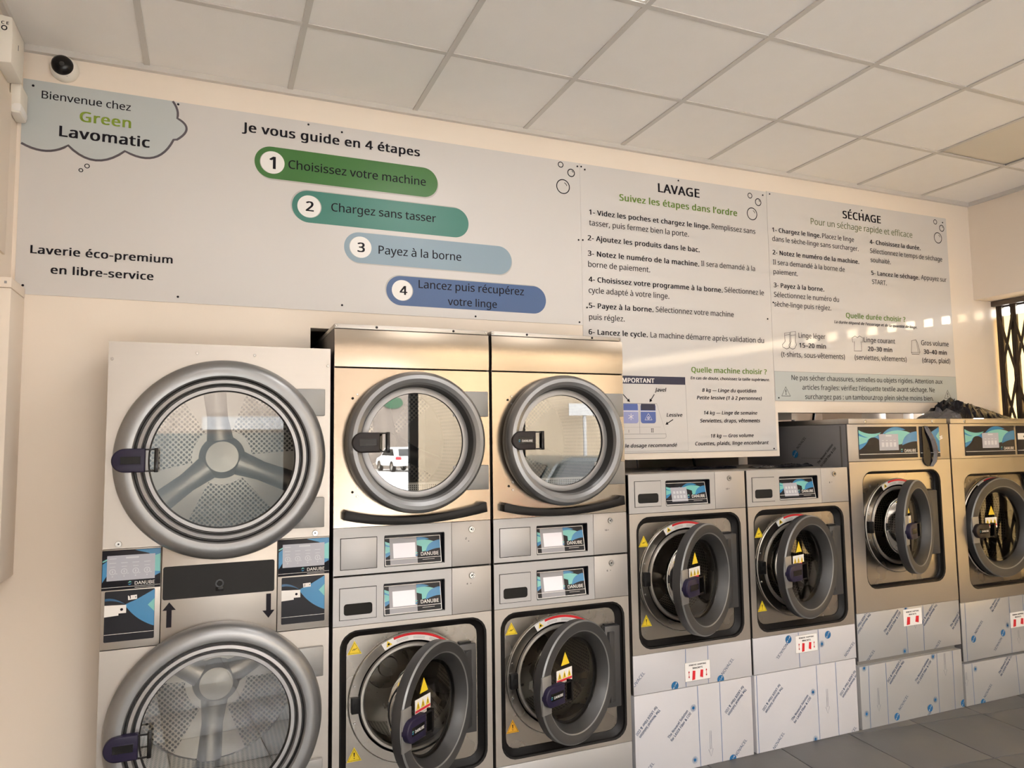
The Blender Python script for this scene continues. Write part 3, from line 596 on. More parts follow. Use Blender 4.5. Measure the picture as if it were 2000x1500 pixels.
def waves(pr, w, h, L=1):
    """the blue and teal swirl of the control displays, on a w x h field"""
    sc = lambda P: [(x * w, y * h) for x, y in P]
    pr.rect(0, w, 0, h, m_dkpanel, L)
    pr.poly(sc([(0, 0.28)] + bez((0, 0.28), (0.10, 0.42), (0.17, 0.62), 6)[1:] + bez((0.17, 0.62), (0.26, 0.66), (0.34, 0.58), 6)[1:] + [(0.34, 0.72), (0.2, 0.74), (0, 0.8)]), m_blue, L + 1)
    pr.poly(sc([(0, 0.44)] + [(0.13, 0.52)] + bez((0.13, 0.52), (0.155, 0.60), (0.22, 0.67), 5)[1:] + [(0.1, 0.66), (0, 0.72)]), m_teal, L + 2)
    pr.poly(sc([(0, 0.90)] + bez((0, 0.90), (0.18, 0.78), (0.38, 0.82), 8)[1:] + bez((0.38, 0.82), (0.2, 0.66), (0, 0.80), 8)[1:]), m_teal, L + 2)
    pr.poly(sc(bez((0.40, 0.76), (0.58, 0.98), (0.80, 0.90), 10) + bez((0.80, 0.90), (0.62, 0.84), (0.40, 0.76), 8)[1:-1]), m_blue, L + 2)
    pr.poly(sc([(0.44, 0.78)] + bez((0.44, 0.78), (0.66, 0.88), (0.88, 0.80), 8)[1:] + bez((0.88, 0.80), (0.78, 0.62), (0.73, 0.44), 6)[1:] + [(0.66, 0.42), (0.66, 0.62)]), m_teal, L + 3)
    pr.poly(sc([(0.73, 0.40)] + bez((0.73, 0.40), (0.80, 0.70), (0.97, 0.84), 8)[1:] + [(1, 0.84), (1, 0.52)] + bez((1, 0.52), (0.88, 0.50), (0.73, 0.40), 6)[1:-1]), m_blue, L + 4)
def display(r, x0, x1, z0, z1, glare=True, name='display'):
    """recessed control display: dark well and a face leaning back"""
    t = MB(); t.box(x0, x1, 0.030, 0.034, z0, z1, m_dkpanel); t.box(x0 - 0.003, x0, 0.0, 0.034, z0, z1, m_dkpanel); t.box(x1, x1 + 0.003, 0.0, 0.034, z0, z1, m_dkpanel)
    t.box(x0, x1, 0.0, 0.034, z1, z1 + 0.003, m_dkpanel); t.box(x0, x1, 0.0, 0.034, z0 - 0.003, z0, m_door_lt)
    d = t.build(name, r)
    zt = z1 - 0.012; v = Vector((0, 0.024, zt - z0 - 0.002)); h = v.length; w = x1 - x0 - 0.012
    pr = Print((x0 + 0.002, 0.003, z0 + 0.002), (1, 0, 0), v.normalized(), 0.00025)
    pr.rect(0, w, 0, h, m_inkwhite, 0); 
    q = Print(pr.o + Vector((0.003, 0, 0)) + v.normalized() * 0.003, (1, 0, 0), v.normalized(), 0.00025); q.bm = pr.bm; q.mats = pr.mats
    W2, H2 = w - 0.006, h - 0.006; waves(q, W2, H2, 1)
    sx0, sx1, sz0, sz1 = W2 * 0.14, W2 * 0.54, H2 * 0.10, H2 * 0.86
    if glare:
        q.rect(W2 * 0.08, W2 * 0.57, 0.0, H2, m_lcd_veil, 6); q.rect(sx0, sx1, H2 * 0.24, H2 * 0.80, m_lcd_glare, 7)
    else:
        q.rect(W2 * 0.14, W2 * 0.53, H2 * 0.12, H2 * 0.80, m_lcd_grey, 6)
        for k in range(4):
            for j in range(2): q.rect(W2 * (0.19 + 0.08 * k), W2 * (0.24 + 0.08 * k), H2 * (0.28 + 0.22 * j), H2 * (0.42 + 0.2 * j), m_lcd_mark, 7)
    q.rect(0, W2, H2 * 0.185, H2 * 0.20, m_inkwhite, 8); q.rect(W2 * 0.66, W2 * 0.88, H2 * 0.115, H2 * 0.125, m_inkwhite, 8); danube(q, W2 * 0.635, W2 * 0.96, H2 * 0.27, L=9)
    o = pr.build('display_face', d); o['label'] = 'display with blue and teal swirl lettered DANUBE'
    return d
def lock(r, x, z, y=0.0, rr=0.0125):
    t = MB(); t.lathe(x, z, [(rr * 1.15, y), (rr * 1.15, y - 0.003), (rr, y - 0.007), (rr * 0.72, y - 0.007), (rr * 0.66, y - 0.003), (rr * 0.3, y - 0.003), (rr * 0.28, y - 0.001), (0, y - 0.001)], [m_chrome, m_chrome, m_chrome, m_hinge, m_chrome, m_black, m_black], 24); return t.build('lock', r)
def paper_tag(r, x, z, text, ang=0.0, w=0.026, h=0.016, y=0.0):
    c, d = math.cos(ang), math.sin(ang); pr = Print((x, y - 0.0006, z), (c, 0, d), (-d, 0, c), 0.0003)
    pr.rect(-w / 2, w / 2, -h / 2, h / 2, m_paper, 1); pr.disc(w * 0.36, 0, h * 0.13, m_ink2, 2, 8)
    if text: pr.text(text, -w * 0.42, -w * 0.42 + 0.0065 * len(text), -h * 0.25, m_ink, 2, bold=True, res=2)
    o = pr.build('paper_tag', r); o['label'] = 'small white paper number tag'; return o
def control(r, x0, x1, z0, z1, dr, sc, sub, lk, glare, slot=True, tagtext=None, tagpos=None, ta=0.0):
    """control fascia strip with drawer (dr), display (sc), plain right part from sub, lock (lk)"""
    cx, cz = (sc[0] + sc[1]) / 2, (sc[2] + sc[3]) / 2
    t = MB(); t.plate(x0, sub - 0.0008, z0, z1, 0, 0.036, (cx, cz, rr_fn((sc[1] - sc[0]) / 2 + 0.003, (sc[3] - sc[2]) / 2 + 0.003, 0.002)), m_panel, m_dkpanel); p = t.build('control_panel', r)
    t = MB(); t.box(sub + 0.0008, x1, -0.001, 0.02, z0, z1, m_panel2, 0.0015); t.build('side_panel', r)
    display(r, *sc, glare=glare)
    a0, a1, c0, c1 = dr
    t = MB(); t.box(a0 - 0.0025, a1 + 0.0025, -0.0004, 0.004, c0 - 0.0025, c1 + 0.0025, m_gap)
    if slot:
        sx0, sx1, sz0, sz1 = a0 + 0.016, a1 - 0.016, c0 + 0.017, c0 + 0.064
        t.plate(a0, a1, c0, c1, -0.003, 0.0, ((sx0 + sx1) / 2, (sz0 + sz1) / 2, rr_fn((sx1 - sx0) / 2, (sz1 - sz0) / 2, 0.012)), m_panel, m_dkpanel)
    else: t.box(a0, a1, -0.003, 0.002, c0, c1, m_panel, 0.0012)
    t.build('soap_drawer' if slot else 'cover_plate', r)
    lock(r, *lk)
    if tagpos: paper_tag(r, tagpos[0], tagpos[1], tagtext, ta)
    return p
def handle(parent, xl, zc, ln=0.115, h=0.086, y=-0.1, m=m_navy, dep=0.032, lettered=False, bracket=0.034):
    """D-shaped door latch: rounded left end, open loop and end bar at right"""
    t = MB(); r_ = h / 2; pts = [(xl + r_ - r_ * math.sin(math.radians(a)), zc + r_ * math.cos(math.radians(a))) for a in range(0, 181, 12)]
    pts += [(xl + ln, zc - r_), (xl + ln, zc + r_)]
    b_ = bmesh.new(); A = [b_.verts.new((x, y, z)) for x, z in pts]; f = b_.faces.new(A); e = bmesh.ops.extrude_face_region(b_, geom=[f])
    for v in e['geom']:
        if isinstance(v, bmesh.types.BMVert): v.co.y -= dep
    bmesh.ops.recalc_face_normals(b_, faces=b_.faces[:])
    bmesh.ops.bevel(b_, geom=[q for q in b_.edges if all(abs(v.co.y - (y - dep)) < 1e-5 for v in q.verts)], offset=0.006, segments=3, affect='EDGES', profile=0.5)
    t.merge(b_, m, True)
    t.box(xl + 0.028, xl + ln - 0.012, y - dep - 0.0012, y - dep, zc - 0.015, zc + 0.017, m_blackg if lettered else m, 0.0005)
    t.box(xl + 0.031, xl + ln - 0.015, y - dep - 0.0016, y - dep - 0.0008, zc - 0.0125, zc + 0.0145, m_blackg)
    t.box(xl + ln, xl + ln + bracket, y - dep * 0.9, y - dep * 0.75, zc + r_ - 0.007, zc + r_ - 0.001, m_black); t.box(xl + ln, xl + ln + bracket, y - dep * 0.9, y - dep * 0.75, zc - r_ + 0.001, zc - r_ + 0.007, m_black)
    t.box(xl + ln + bracket, xl + ln + bracket + 0.014, y - dep, y, zc - r_ - 0.001, zc + r_ + 0.001, m_blackg, 0.002)
    o = t.build('handle', parent); o['label'] = 'dark latch handle'
    if lettered:
        pr = Print((xl, y - dep - 0.0018, zc), eps=0.0003); danube(pr, 0.045, ln - 0.019, -0.006); pr.build('lettering', o) if parent.parent is None else pr.build('lettering', parent)
    return o
def spokes(r, cx, cz, y, rad, angs, hub=0.085, mh=None):
    mh = mh or m_hub
    t = MB(); t.lathe(cx, cz, [(hub * 1.15, y), (hub, y - 0.03), (hub * 0.8, y - 0.05), (0, y - 0.055)], mh, 48)
    for a in angs:
        a = math.radians(a); c, d = math.cos(a), math.sin(a); q = []
        for s_, wd, hh in ((hub * 0.5, 0.062, 0.045), (rad * 0.55, 0.045, 0.038), (rad, 0.052, 0.034)):
            ring = []
            for k in range(7):
                w_ = wd * math.cos(PI * k / 6); ring.append(t.bm.verts.new((cx + s_ * c - w_ * d, y - hh * math.sin(PI * k / 6) * 1.0, cz + s_ * d + w_ * c)))
            q.append(ring)
        for A, B in zip(q[:-1], q[1:]):
            for k in range(6):
                f = t.bm.faces.new((A[k], A[k + 1], B[k + 1], B[k])); f.smooth = True; f.material_index = t.mi(mh)
    return t.build('hub', r)
def plain_sectors(t, cx, cz, y, r0, r1, angs, half, m):
    for a in angs:
        n = 14
        for k in range(n):
            a0, a1 = math.radians(a - half + 2 * half * k / n), math.radians(a - half + 2 * half * (k + 1) / n)
            t.face([(cx + r0 * math.cos(a0), y, cz + r0 * math.sin(a0)), (cx + r1 * math.cos(a0), y, cz + r1 * math.sin(a0)), (cx + r1 * math.cos(a1), y, cz + r1 * math.sin(a1)), (cx + r0 * math.cos(a1), y, cz + r0 * math.sin(a1))], m)
def sticker_triangle(r, x, z, y, s=0.062, m=m_yellow, mark=True):
    pr = Print((x, y - 0.0006, z), eps=0.0004); h = s * 0.92
    pr.poly([(-s / 2, -h / 2), (s / 2, -h / 2), (0, h / 2)], m_yellow if m is m_yellow else m, 1); pr.ribbon([(-s * 0.40, -h * 0.42), (s * 0.40, -h * 0.42), (0, h * 0.36)], s * 0.035, m_ink, 2, True)
    if mark: pr.poly([(-s * 0.05, h * 0.12), (s * 0.05, h * 0.12), (s * 0.02, -h * 0.18), (-s * 0.02, -h * 0.18)], m_ink, 2); pr.disc(0, -h * 0.28, s * 0.035, m_ink, 2, 8)
    else: pr.ribbon([(-s * 0.16, -h * 0.2), (0, -h * 0.08), (-s * 0.04, -h * 0.2), (s * 0.16, -h * 0.05)], s * 0.04, m_ink, 2)
    o = pr.build('warning_sticker', r); o['label'] = 'yellow warning triangle sticker'; return o

def washer_front(r, x0, x1, z0, z1, cx, cz, hw, hh, R, th, xh=None, yh=0.01, hl=False, marks=True, m=m_steel, top=True, laundry=False, dark=True):
    """front sheet with rounded recess, black gasket, steel back plate, drum and an open or closed round door"""
    ox = 0.0
    t = MB(); t.plate(x0, x1, z0, z1, 0, 0.01, (cx, cz, rr_fn(hw, hh, 0.075)), m, m_chrome); t.build('front_panel', r)
    D = 0.036; ins = 0.034 if marks else 0.018
    t = MB(); n = 120; fo = rr_fn(hw, hh, 0.075); fi = rr_fn(hw - ins, hh - ins, 0.05); i = t.mi(m_rubber); rings = []
    for y, fn in ((0.003, fo), (0.004, rr_fn(hw - 0.008, hh - 0.008, 0.068)), (0.016, rr_fn(hw - 0.010, hh - 0.010, 0.066)), (D - 0.010, rr_fn(hw - ins * 0.6, hh - ins * 0.6, 0.06)), (D - 0.002, fi)):
        rings.append([t.bm.verts.new((cx + fn(2 * PI * k / n) * math.cos(2 * PI * k / n), y, cz + fn(2 * PI * k / n) * math.sin(2 * PI * k / n))) for k in range(n)])
    for A, B in zip(rings[:-1], rings[1:]):
        for k in range(n):
            f = t.bm.faces.new((A[k], A[(k + 1) % n], B[(k + 1) % n], B[k])); f.material_index = i; f.smooth = True
    t.build('gasket', r)
    dx, dz = cx - 0.010, cz + 0.012
    ro = R * 0.80
    t = MB(); t.plate(cx - hw + 0.01, cx + hw - 0.01, cz - hh + 0.01, cz + hh - 0.01, D, D + 0.004, (dx, dz, circ_fn(R * 1.02)), m_plate); t.build('back_plate', r)
    t = MB(); t.lathe(dx, dz, [(R * 1.025, D), (R * 1.02, D - 0.006), (R * 1.005, D - 0.010), (R * 0.875, D - 0.010), (R * 0.865, D + 0.03), (ro + 0.013, D + 0.03), (ro + 0.013, D - 0.006), (ro + 0.008, D - 0.014), (ro - 0.002, D - 0.014), (ro - 0.009, D - 0.004), (ro - 0.010, D + 0.09)],
        [m_plate, m_lip, m_plate, m_rubber, m_rubber, m_rubber, m_lip, m_lip, m_lip, m_drum]); t.build('tub_ring', r)
    t = MB(); t.lathe(0, 0, [(ro - 0.008, D + 0.085), (R * 0.98, D + 0.10), (R * 0.98, D + 0.46), (0.11, D + 0.47), (0.105, D + 0.46), (0.05, D + 0.455), (0.045, D + 0.44), (0, D + 0.44)], [m_drum, m_perf_pol, m_drum, m_drum, m_drum, m_drum, m_drum]); d_ = t.build('drum', r, (dx, 0, dz))
    for a in (90, 210, 330):
        t = MB(); c, s_ = math.cos(math.radians(a)), math.sin(math.radians(a)); rr_ = R * 0.98
        for k in range(1): t.prism([(rr_ * c - 0.05 * s_, rr_ * s_ + 0.05 * c), ((rr_ - 0.07) * c - 0.012 * s_, (rr_ - 0.07) * s_ + 0.012 * c), ((rr_ - 0.07) * c + 0.012 * s_, (rr_ - 0.07) * s_ - 0.012 * c), (rr_ * c + 0.05 * s_, rr_ * s_ - 0.05 * c)], D + 0.13, D + 0.45, m_drum)
        t.build('lifter', d_)
    # instruction arc and warning stickers on the plate
    pr = Print((dx, D - 0.0105, dz), eps=0.0004); ra, rb = R * 0.885, R * 1.002
    arc = lambda q, a0, a1, n=16: [(q * math.cos(math.radians(a0 + (a1 - a0) * k / n)), q * math.sin(math.radians(a0 + (a1 - a0) * k / n))) for k in range(n + 1)]
    def sector(qa, qb, a0, a1, mm, L):
        A, B = arc(qa, a0, a1), arc(qb, a0, a1)
        for k in range(16): pr.poly([A[k], A[k + 1], B[k + 1], B[k]], mm, L)
    sector(ra, rb, 56, 120, m_paper, 1); sector(rb - 0.010, rb, 56, 108, m_red, 2)
    for a0 in (108, 91, 74):
        for q in (rb - 0.016, rb - 0.020, rb - 0.024): pr.ribbon(arc(q, a0 - 2, a0 - 14, 6), 0.0012, m_inkgrey, 2)
    a = math.radians(114); c, s_ = math.cos(a), math.sin(a); pc, ps = (ra + rb) / 2 * c, (ra + rb) / 2 * s_; k = 0.014
    pr.poly([(pc + k * 1.1 * c, ps + k * 1.1 * s_), (pc - k * 0.6 * c - k * s_, ps - k * 0.6 * s_ + k * c), (pc - k * 0.6 * c + k * s_, ps - k * 0.6 * s_ - k * c)], m_yellow, 2); pr.disc(pc, ps, k * 0.35, m_ink, 3, 8)
    o = pr.build('label_arc', r); o['label'] = 'curved white and red instruction sticker'
    if marks:
        tp = ((-0.258, 0.198), (-0.255, -0.191)) if marks == 3 else ((-0.256, 0.243), (-0.256, -0.190))
        sticker_triangle(r, cx + tp[0][0], cz + tp[0][1], D, 0.060, m_yellow, False); sticker_triangle(r, cx + tp[1][0], cz + tp[1][1], D, 0.062, m_orange if marks == 2 else m_yellow, True)
    t = MB(); t.box(dx - R * 0.978, dx - R * 0.978 + 0.038, D - 0.026, D, dz - 0.033, dz + 0.033, m_black, 0.003); t.box(dx - R * 0.978 + 0.012, dx - R * 0.978 + 0.03, D - 0.028, D - 0.025, dz - 0.012, dz + 0.012, m_gap); t.build('latch_plate', r)
    t = MB(); 
    for q in (-0.075, 0.075): screw(t, dx - R * 0.92, D - 0.010, dz + q, 0.006, m_chrome)
    t.build('screw', r)
    # door
    if xh is None: xh = dx + R + 0.028
    c_ = xh - dx
    t = MB(); t.box(xh - 0.075, xh + 0.008, 0.004, D, dz - 0.185, dz + 0.195, m_door, 0.004); t.box(xh - 0.068, xh - 0.010, 0.02, D, dz + 0.193, dz + 0.203, m_black, 0.001); t.build('hinge', r)
    door = MB(); C = -c_
    door.lathe(C, 0, [(R * 0.90, 0.052), (R * 0.985, 0.050), (R, 0.044), (R, 0.006), (R - 0.006, 0.0), (R * 0.835, 0.0), (R * 0.815, 0.003), (R * 0.70, 0.050), (R * 0.69, 0.060), (R * 0.66, 0.060)],
        [m_door_in, m_door, m_door, m_door_lt, m_door, m_door_lt, m_door_cone, m_door_in, m_door_in])
    door.box(-0.06, 0.012, 0.006, 0.045, -0.16, 0.17, m_door, 0.004)
    dr = door.build('door', r, (xh, yh, dz), th); dr['label'] = 'round dark grey porthole door'
    t = MB(); t.lathe(C, 0, [(R * 0.70, 0.045), (R * 0.69, 0.06), (R * 0.655, 0.115), (R * 0.56, 0.155), (R * 0.35, 0.17), (0, 0.172)], m_bowl, 64); t.build('glass_bowl', dr)
    t = MB(); t.lathe(C, 0, [(R * 0.70, 0.056), (R * 0.705, 0.066), (R * 0.675, 0.066), (R * 0.67, 0.056)], m_chrome, 72); t.build('bowl_rim', dr)
    t = MB(); t.box(C - R + 0.003, C - R + 0.062, -0.004, 0.004, -0.080, 0.080, m_hinge, 0.002); t.build('latch_base', dr)
    handle(dr, C - R + 0.002, -0.006, 0.124, 0.086, 0.0, m_navy if th > 0.05 else m_brownblk, 0.028, hl, 0.042)
    # stickers on the porthole glass
    pr = Print((C - R * 0.10, 0.047, 0), eps=0.0005)
    if marks or True:
        pr.poly([(-0.052, 0.078), (0.008, 0.078), (-0.022, 0.135)], m_yellow, 1)
        pr.rect(-0.085, 0.025, -0.004, 0.062, m_paper, 1)
        for k in range(3): pr.poly([(-0.078 + 0.034 * k, 0.022), (-0.050 + 0.034 * k, 0.022), (-0.064 + 0.034 * k, 0.054)], m_yellow, 2); pr.rect(-0.066 + 0.034 * k, -0.062 + 0.034 * k, 0.026, 0.042, m_ink, 3)
        pr.rect(-0.083, 0.023, 0.010, 0.020, m_red, 2); pr.rect(-0.080, 0.018, -0.001, 0.007, m_shadow, 2)
    o = pr.build('glass_sticker', dr); o['label'] = 'yellow and white warning stickers on the porthole glass'
    t = MB(); t.lathe(C, 0, [(R * 0.70, 0.049), (0, 0.049)], m_bowl, 64); t.build('outer_glass', dr)
    return dr

# ---- protective film print on the sheet fronts
def film_logo(pr, u, v, r=0.021):
    pr.disc(u, v, r, m_filmblue, 2, 28); pr.poly([(u - r * 0.62, v - r * 0.55), (u - r * 0.3, v - r * 0.8), (u - r * 0.1, v + r * 0.1), (u + r * 0.3, v - r * 0.35), (u + r * 0.05, v + r * 0.05), (u + r * 0.62, v + r * 0.55), (u + r * 0.3, v + r * 0.8), (u + r * 0.1, v - r * 0.1), (u - r * 0.3, v + r * 0.4), (u - r * 0.12, v - r * 0.02)], m_film, 3)
def film_star(pr, u, v, r=0.018):
    for k in range(10): a = PI * k / 10; pr.ribbon([(u - r * math.cos(a), v - r * math.sin(a)), (u + r * math.cos(a), v + r * math.sin(a))], 0.0012, m_filmblue, 2)
    pr.disc(u, v, r * 0.38, m_filmblue, 3, 12)
FA = math.radians(44)
def film_text(pr, u, v, flip=False, two=True):
    """two slanted lines; flip turns them upside down"""
    a = FA + (PI if flip else 0)
    pr.text('The Novacel Solution', u, u + 0.163, v, m_filmtext, 2, bold=True, ang=a, vs=0.0245, res=2)
    if two: pr.text('for LASER Fiber & CO₂', u + 0.023 * math.sin(a), u + 0.023 * math.sin(a) + 0.166, v - 0.023 * math.cos(a), m_filmtext, 2, bold=True, ang=a, vs=0.0245, res=2)
def film_nov(pr, u, v, flip=False, body='NOVACEL'):
    pr.text_h(body, u, v, 0.029, m_filmtext, ang=FA + (PI if flip else 0), res=2, L=2)
def film_arrow(pr, u, v0, v1):
    pr.ribbon([(u - 0.0045, v0), (u - 0.0045, v1 + 0.035), (u - 0.014, v1 + 0.035), (u, v1), (u + 0.014, v1 + 0.035), (u + 0.0045, v1 + 0.035), (u + 0.0045, v0)], 0.0016, m_filmtext, 2, True)
def clip_print(pr, x0, x1, z0, z1):
    bm = pr.bm
    for co, no in (((x0, 0, 0), (-1, 0, 0)), ((x1, 0, 0), (1, 0, 0)), ((0, 0, z0), (0, 0, -1)), ((0, 0, z1), (0, 0, 1))):
        bmesh.ops.bisect_plane(bm, geom=bm.verts[:] + bm.edges[:] + bm.faces[:], plane_co=co, plane_no=no, clear_outer=True)
def film_print(parent, x0, x1, z0, z1, X0, y, items):
    """items in row coordinates; X0 = x of the machine's left edge"""
    pr = Print((-X0, y, 0), eps=0.0003)
    for it in items:
        k = it[0]
        if k == 's': pr.ribbon([(it[1], z1), (it[2], z0)], 0.0035, m_filmline, 1)
        elif k == 'l': film_logo(pr, it[1], it[2])
        elif k == '*': film_star(pr, it[1], it[2])
        elif k == 't': film_text(pr, it[1], it[2])
        elif k == 'u': film_text(pr, it[1], it[2], True)
        elif k == 'n': film_nov(pr, it[1], it[2])
        elif k == 'm': film_nov(pr, it[1], it[2], True)
        elif k == 'a': film_arrow(pr, it[1], it[2], it[3])
    clip_print(pr, x0 + 0.001, x1 - 0.001, z0 + 0.001, z1 - 0.001)
    o = pr.build('film_print', parent); o['label'] = 'blue slanted film maker print'; return o
def bracket_sign(r, x, z, y=-0.0012, w=0.155, h=0.094, big=False):
    t = MB(); t.box(x - w / 2, x + w / 2, y - 0.0006, y, z - h / 2, z + h / 2, m_paper); s = t.build('notice', r); s['label'] = 'white notice lettered REMOVE SHIPPING BRACKETS with red marks'
    pr = Print((x, y - 0.0008, z), eps=0.0003)
    if not big: pr.ribbon([(-w / 2 + 0.001, -h / 2 + 0.001), (w / 2 - 0.001, -h / 2 + 0.001), (w / 2 - 0.001, h / 2 - 0.001), (-w / 2 + 0.001, h / 2 - 0.001)], 0.0012, m_ink2, 1, True)
    pr.text('REMOVE SHIPPING', -0.052, 0.052, h * 0.30, m_ink, 2, bold=True, res=2); pr.text('BRACKETS', -0.03, 0.03, h * 0.13, m_ink, 2, bold=True, res=2)
    for sg in (-1, 1):
        k = 1.5 if big else 1.0; u = sg * 0.024 * (1.5 if big else 1)
        pr.poly([(u - 0.011 * k, -0.036 + 0.006 * sg), (u + 0.007 * k, -0.038 + 0.002 * sg), (u + 0.010 * k, 0.002), (u - 0.006 * k, 0.004)], m_red, 2)
        if not big:
            u = sg * 0.053; pr.rect(u - 0.0012, u + 0.0012, -0.028, 0.002, m_red, 2); pr.poly([(u - 0.005, -0.004), (u + 0.005, -0.004), (u, 0.006)], m_red, 2); pr.poly([(u - 0.005, -0.022), (u + 0.005, -0.022), (u, -0.032)], m_red, 2)
    pr.build('lettering', s); return s

def round_door(r, cx, cz, prof, mats, rg, yg, name='door'):
    t = MB(); t.lathe(cx, cz, prof, mats, 120); d = t.build(name, r); d['label'] = 'round silver door with glass porthole'
    t = MB(); t.lathe(cx, cz, [(rg, yg), (rg, yg + 0.006), (0, yg + 0.006)], m_glass, 72); 
    t = MB(); t.lathe(cx, cz, [(rg, yg), (0, yg)], m_glass, 72); t.build('glass', d)
    return d

# ------------------------------------------------------------------ machine 1: double dryer at the left
X = -0.078
m1 = empty('double_dryer', (X, FY, 0), 'steel double tumble dryer with two closed silver doors, beside the cream wall', 'dryer')
w = 0.826
shell(m1, w, 0.03, 2.030, 0.80)
q = lambda x: x - X
cxu, czu, cxl, czl = q(0.337), 1.579, q(0.329), 0.562
def sheet(r, x0, x1, z0, z1, m=m_steel, name='sheet', y0=0.0, y1=0.012):
    t = MB(); t.box(x0, x1, y0, y1, z0, z1, m, 0.0015); return t.build(name, r)
t = MB(); t.plate(0, w, 1.2515, 2.033, 0, 0.012, (cxu, czu, circ_fn(0.29)), m_steel); t.build('upper_front', m1)
t = MB(); t.plate(0, w, 0.05, 0.8815, 0, 0.012, (cxl, czl, circ_fn(0.29)), m_steel); t.build('lower_front', m1)
sheet(m1, 0, 0.198, 0.884, 1.2495, name='coin_panel'); sheet(m1, 0.2005, 0.620, 0.884, 1.2495, name='middle_panel'); sheet(m1, 0.6225, w, 0.884, 1.2495, name='coin_panel')
sheet(m1, 0.02, w - 0.02, 0.0, 0.05, m_side, 'plinth', 0.05, 0.10)
t = MB(); t.box(0.004, w - 0.004, 0.013, 0.02, 0.05, 2.0, m_gap)
RP = [(0.387, 0.0), (0.390, -0.022), (0.384, -0.048), (0.368, -0.066), (0.345, -0.074), (0.325, -0.069), (0.319, -0.060), (0.316, -0.046), (0.311, -0.046), (0.308, -0.058), (0.296, -0.060), (0.291, -0.050), (0.289, -0.040), (0.284, -0.040), (0.281, -0.050), (0.268, -0.050), (0.2645, -0.040), (0.263, -0.034)]
RM = [m_ring] * 6 + [m_door_in, m_door_in, m_ring_lt, m_ring_lt, m_ring, m_door_in, m_door_in, m_ring_lt, m_ring_lt, m_door_in, m_door_in]
for (cx, cz, angs, nm, hx, hz) in ((cxu, czu, (97, 218, -22), 'upper', q(-0.050), 1.580), (cxl, czl, (-94, 150, 26), 'lower', q(-0.049), 0.553)):
    d = round_door(m1, cx, cz, RP, RM, 0.2635, -0.034)
    handle(d, hx, hz, 0.112, 0.088, -0.062, m_navy, 0.030, False, 0.030)
    t = MB(); t.lathe(0, 0, [(0.285, 0.012), (0.30, 0.03), (0.345, 0.05), (0.345, 0.56)], [m_drum, m_drum, m_perf_pol], 96); dd = t.build('drum', m1, (cx, 0, cz))
    t = MB(); t.lathe(0, 0, [(0.345, 0.56), (0.34, 0.565), (0, 0.565)], [m_drum, m_perf], 72); plain_sectors(t, 0, 0, 0.5635, 0.0, 0.345, angs, 26, m_hub)
    t.lathe(0, 0, [(0.13, 0.5632), (0, 0.5632)], m_hub, 40); t.build('drum_back', m1, (cx, 0, cz))
    spokes(m1, cx, cz, 0.562, 0.34, angs, 0.088)
for z0, z1 in ((1.749, 1.860), (1.291, 1.412), (0.695, 0.812), (0.262, 0.372)):
    t = MB(); t.box(q(0.55), q(0.724), -0.022, 0.0, z0, z1, m_hinge, 0.003); t.build('hinge_plate', m1)
for x, z, rr_ in ((-0.066, 1.965, 0.006), (0.230, 1.997, 0.006), (0.445, 1.995, 0.006), (0.737, 1.960, 0.006)):
    t = MB(); screw(t, q(x), 0.0, z, rr_, m_chrome); t.build('screw', m1)
lock(m1, q(-0.026), 1.268, 0, 0.0105); lock(m1, q(0.690), 1.266, 0, 0.0105)
t = MB(); t.prism(rrect(q(0.1275), q(0.532), 1.0475, 1.1715, 0.008), -0.004, 0.0, m_black); ap = t.build('filter_cover', m1)
t = MB(); t.prism([(q(0.328) + 0.016 * math.cos(a * PI / 12), 1.095 + 0.016 * math.sin(a * PI / 12)) for a in range(24)], -0.007, -0.004, m_blackg); t.box(q(0.314), q(0.342), -0.008, -0.004, 1.066, 1.082, m_blackg, 0.002); t.lathe(q(0.328), 1.095, [(0.010, -0.0075), (0.008, -0.009), (0, -0.009)], m_black, 16); t.build('filter_latch', ap)
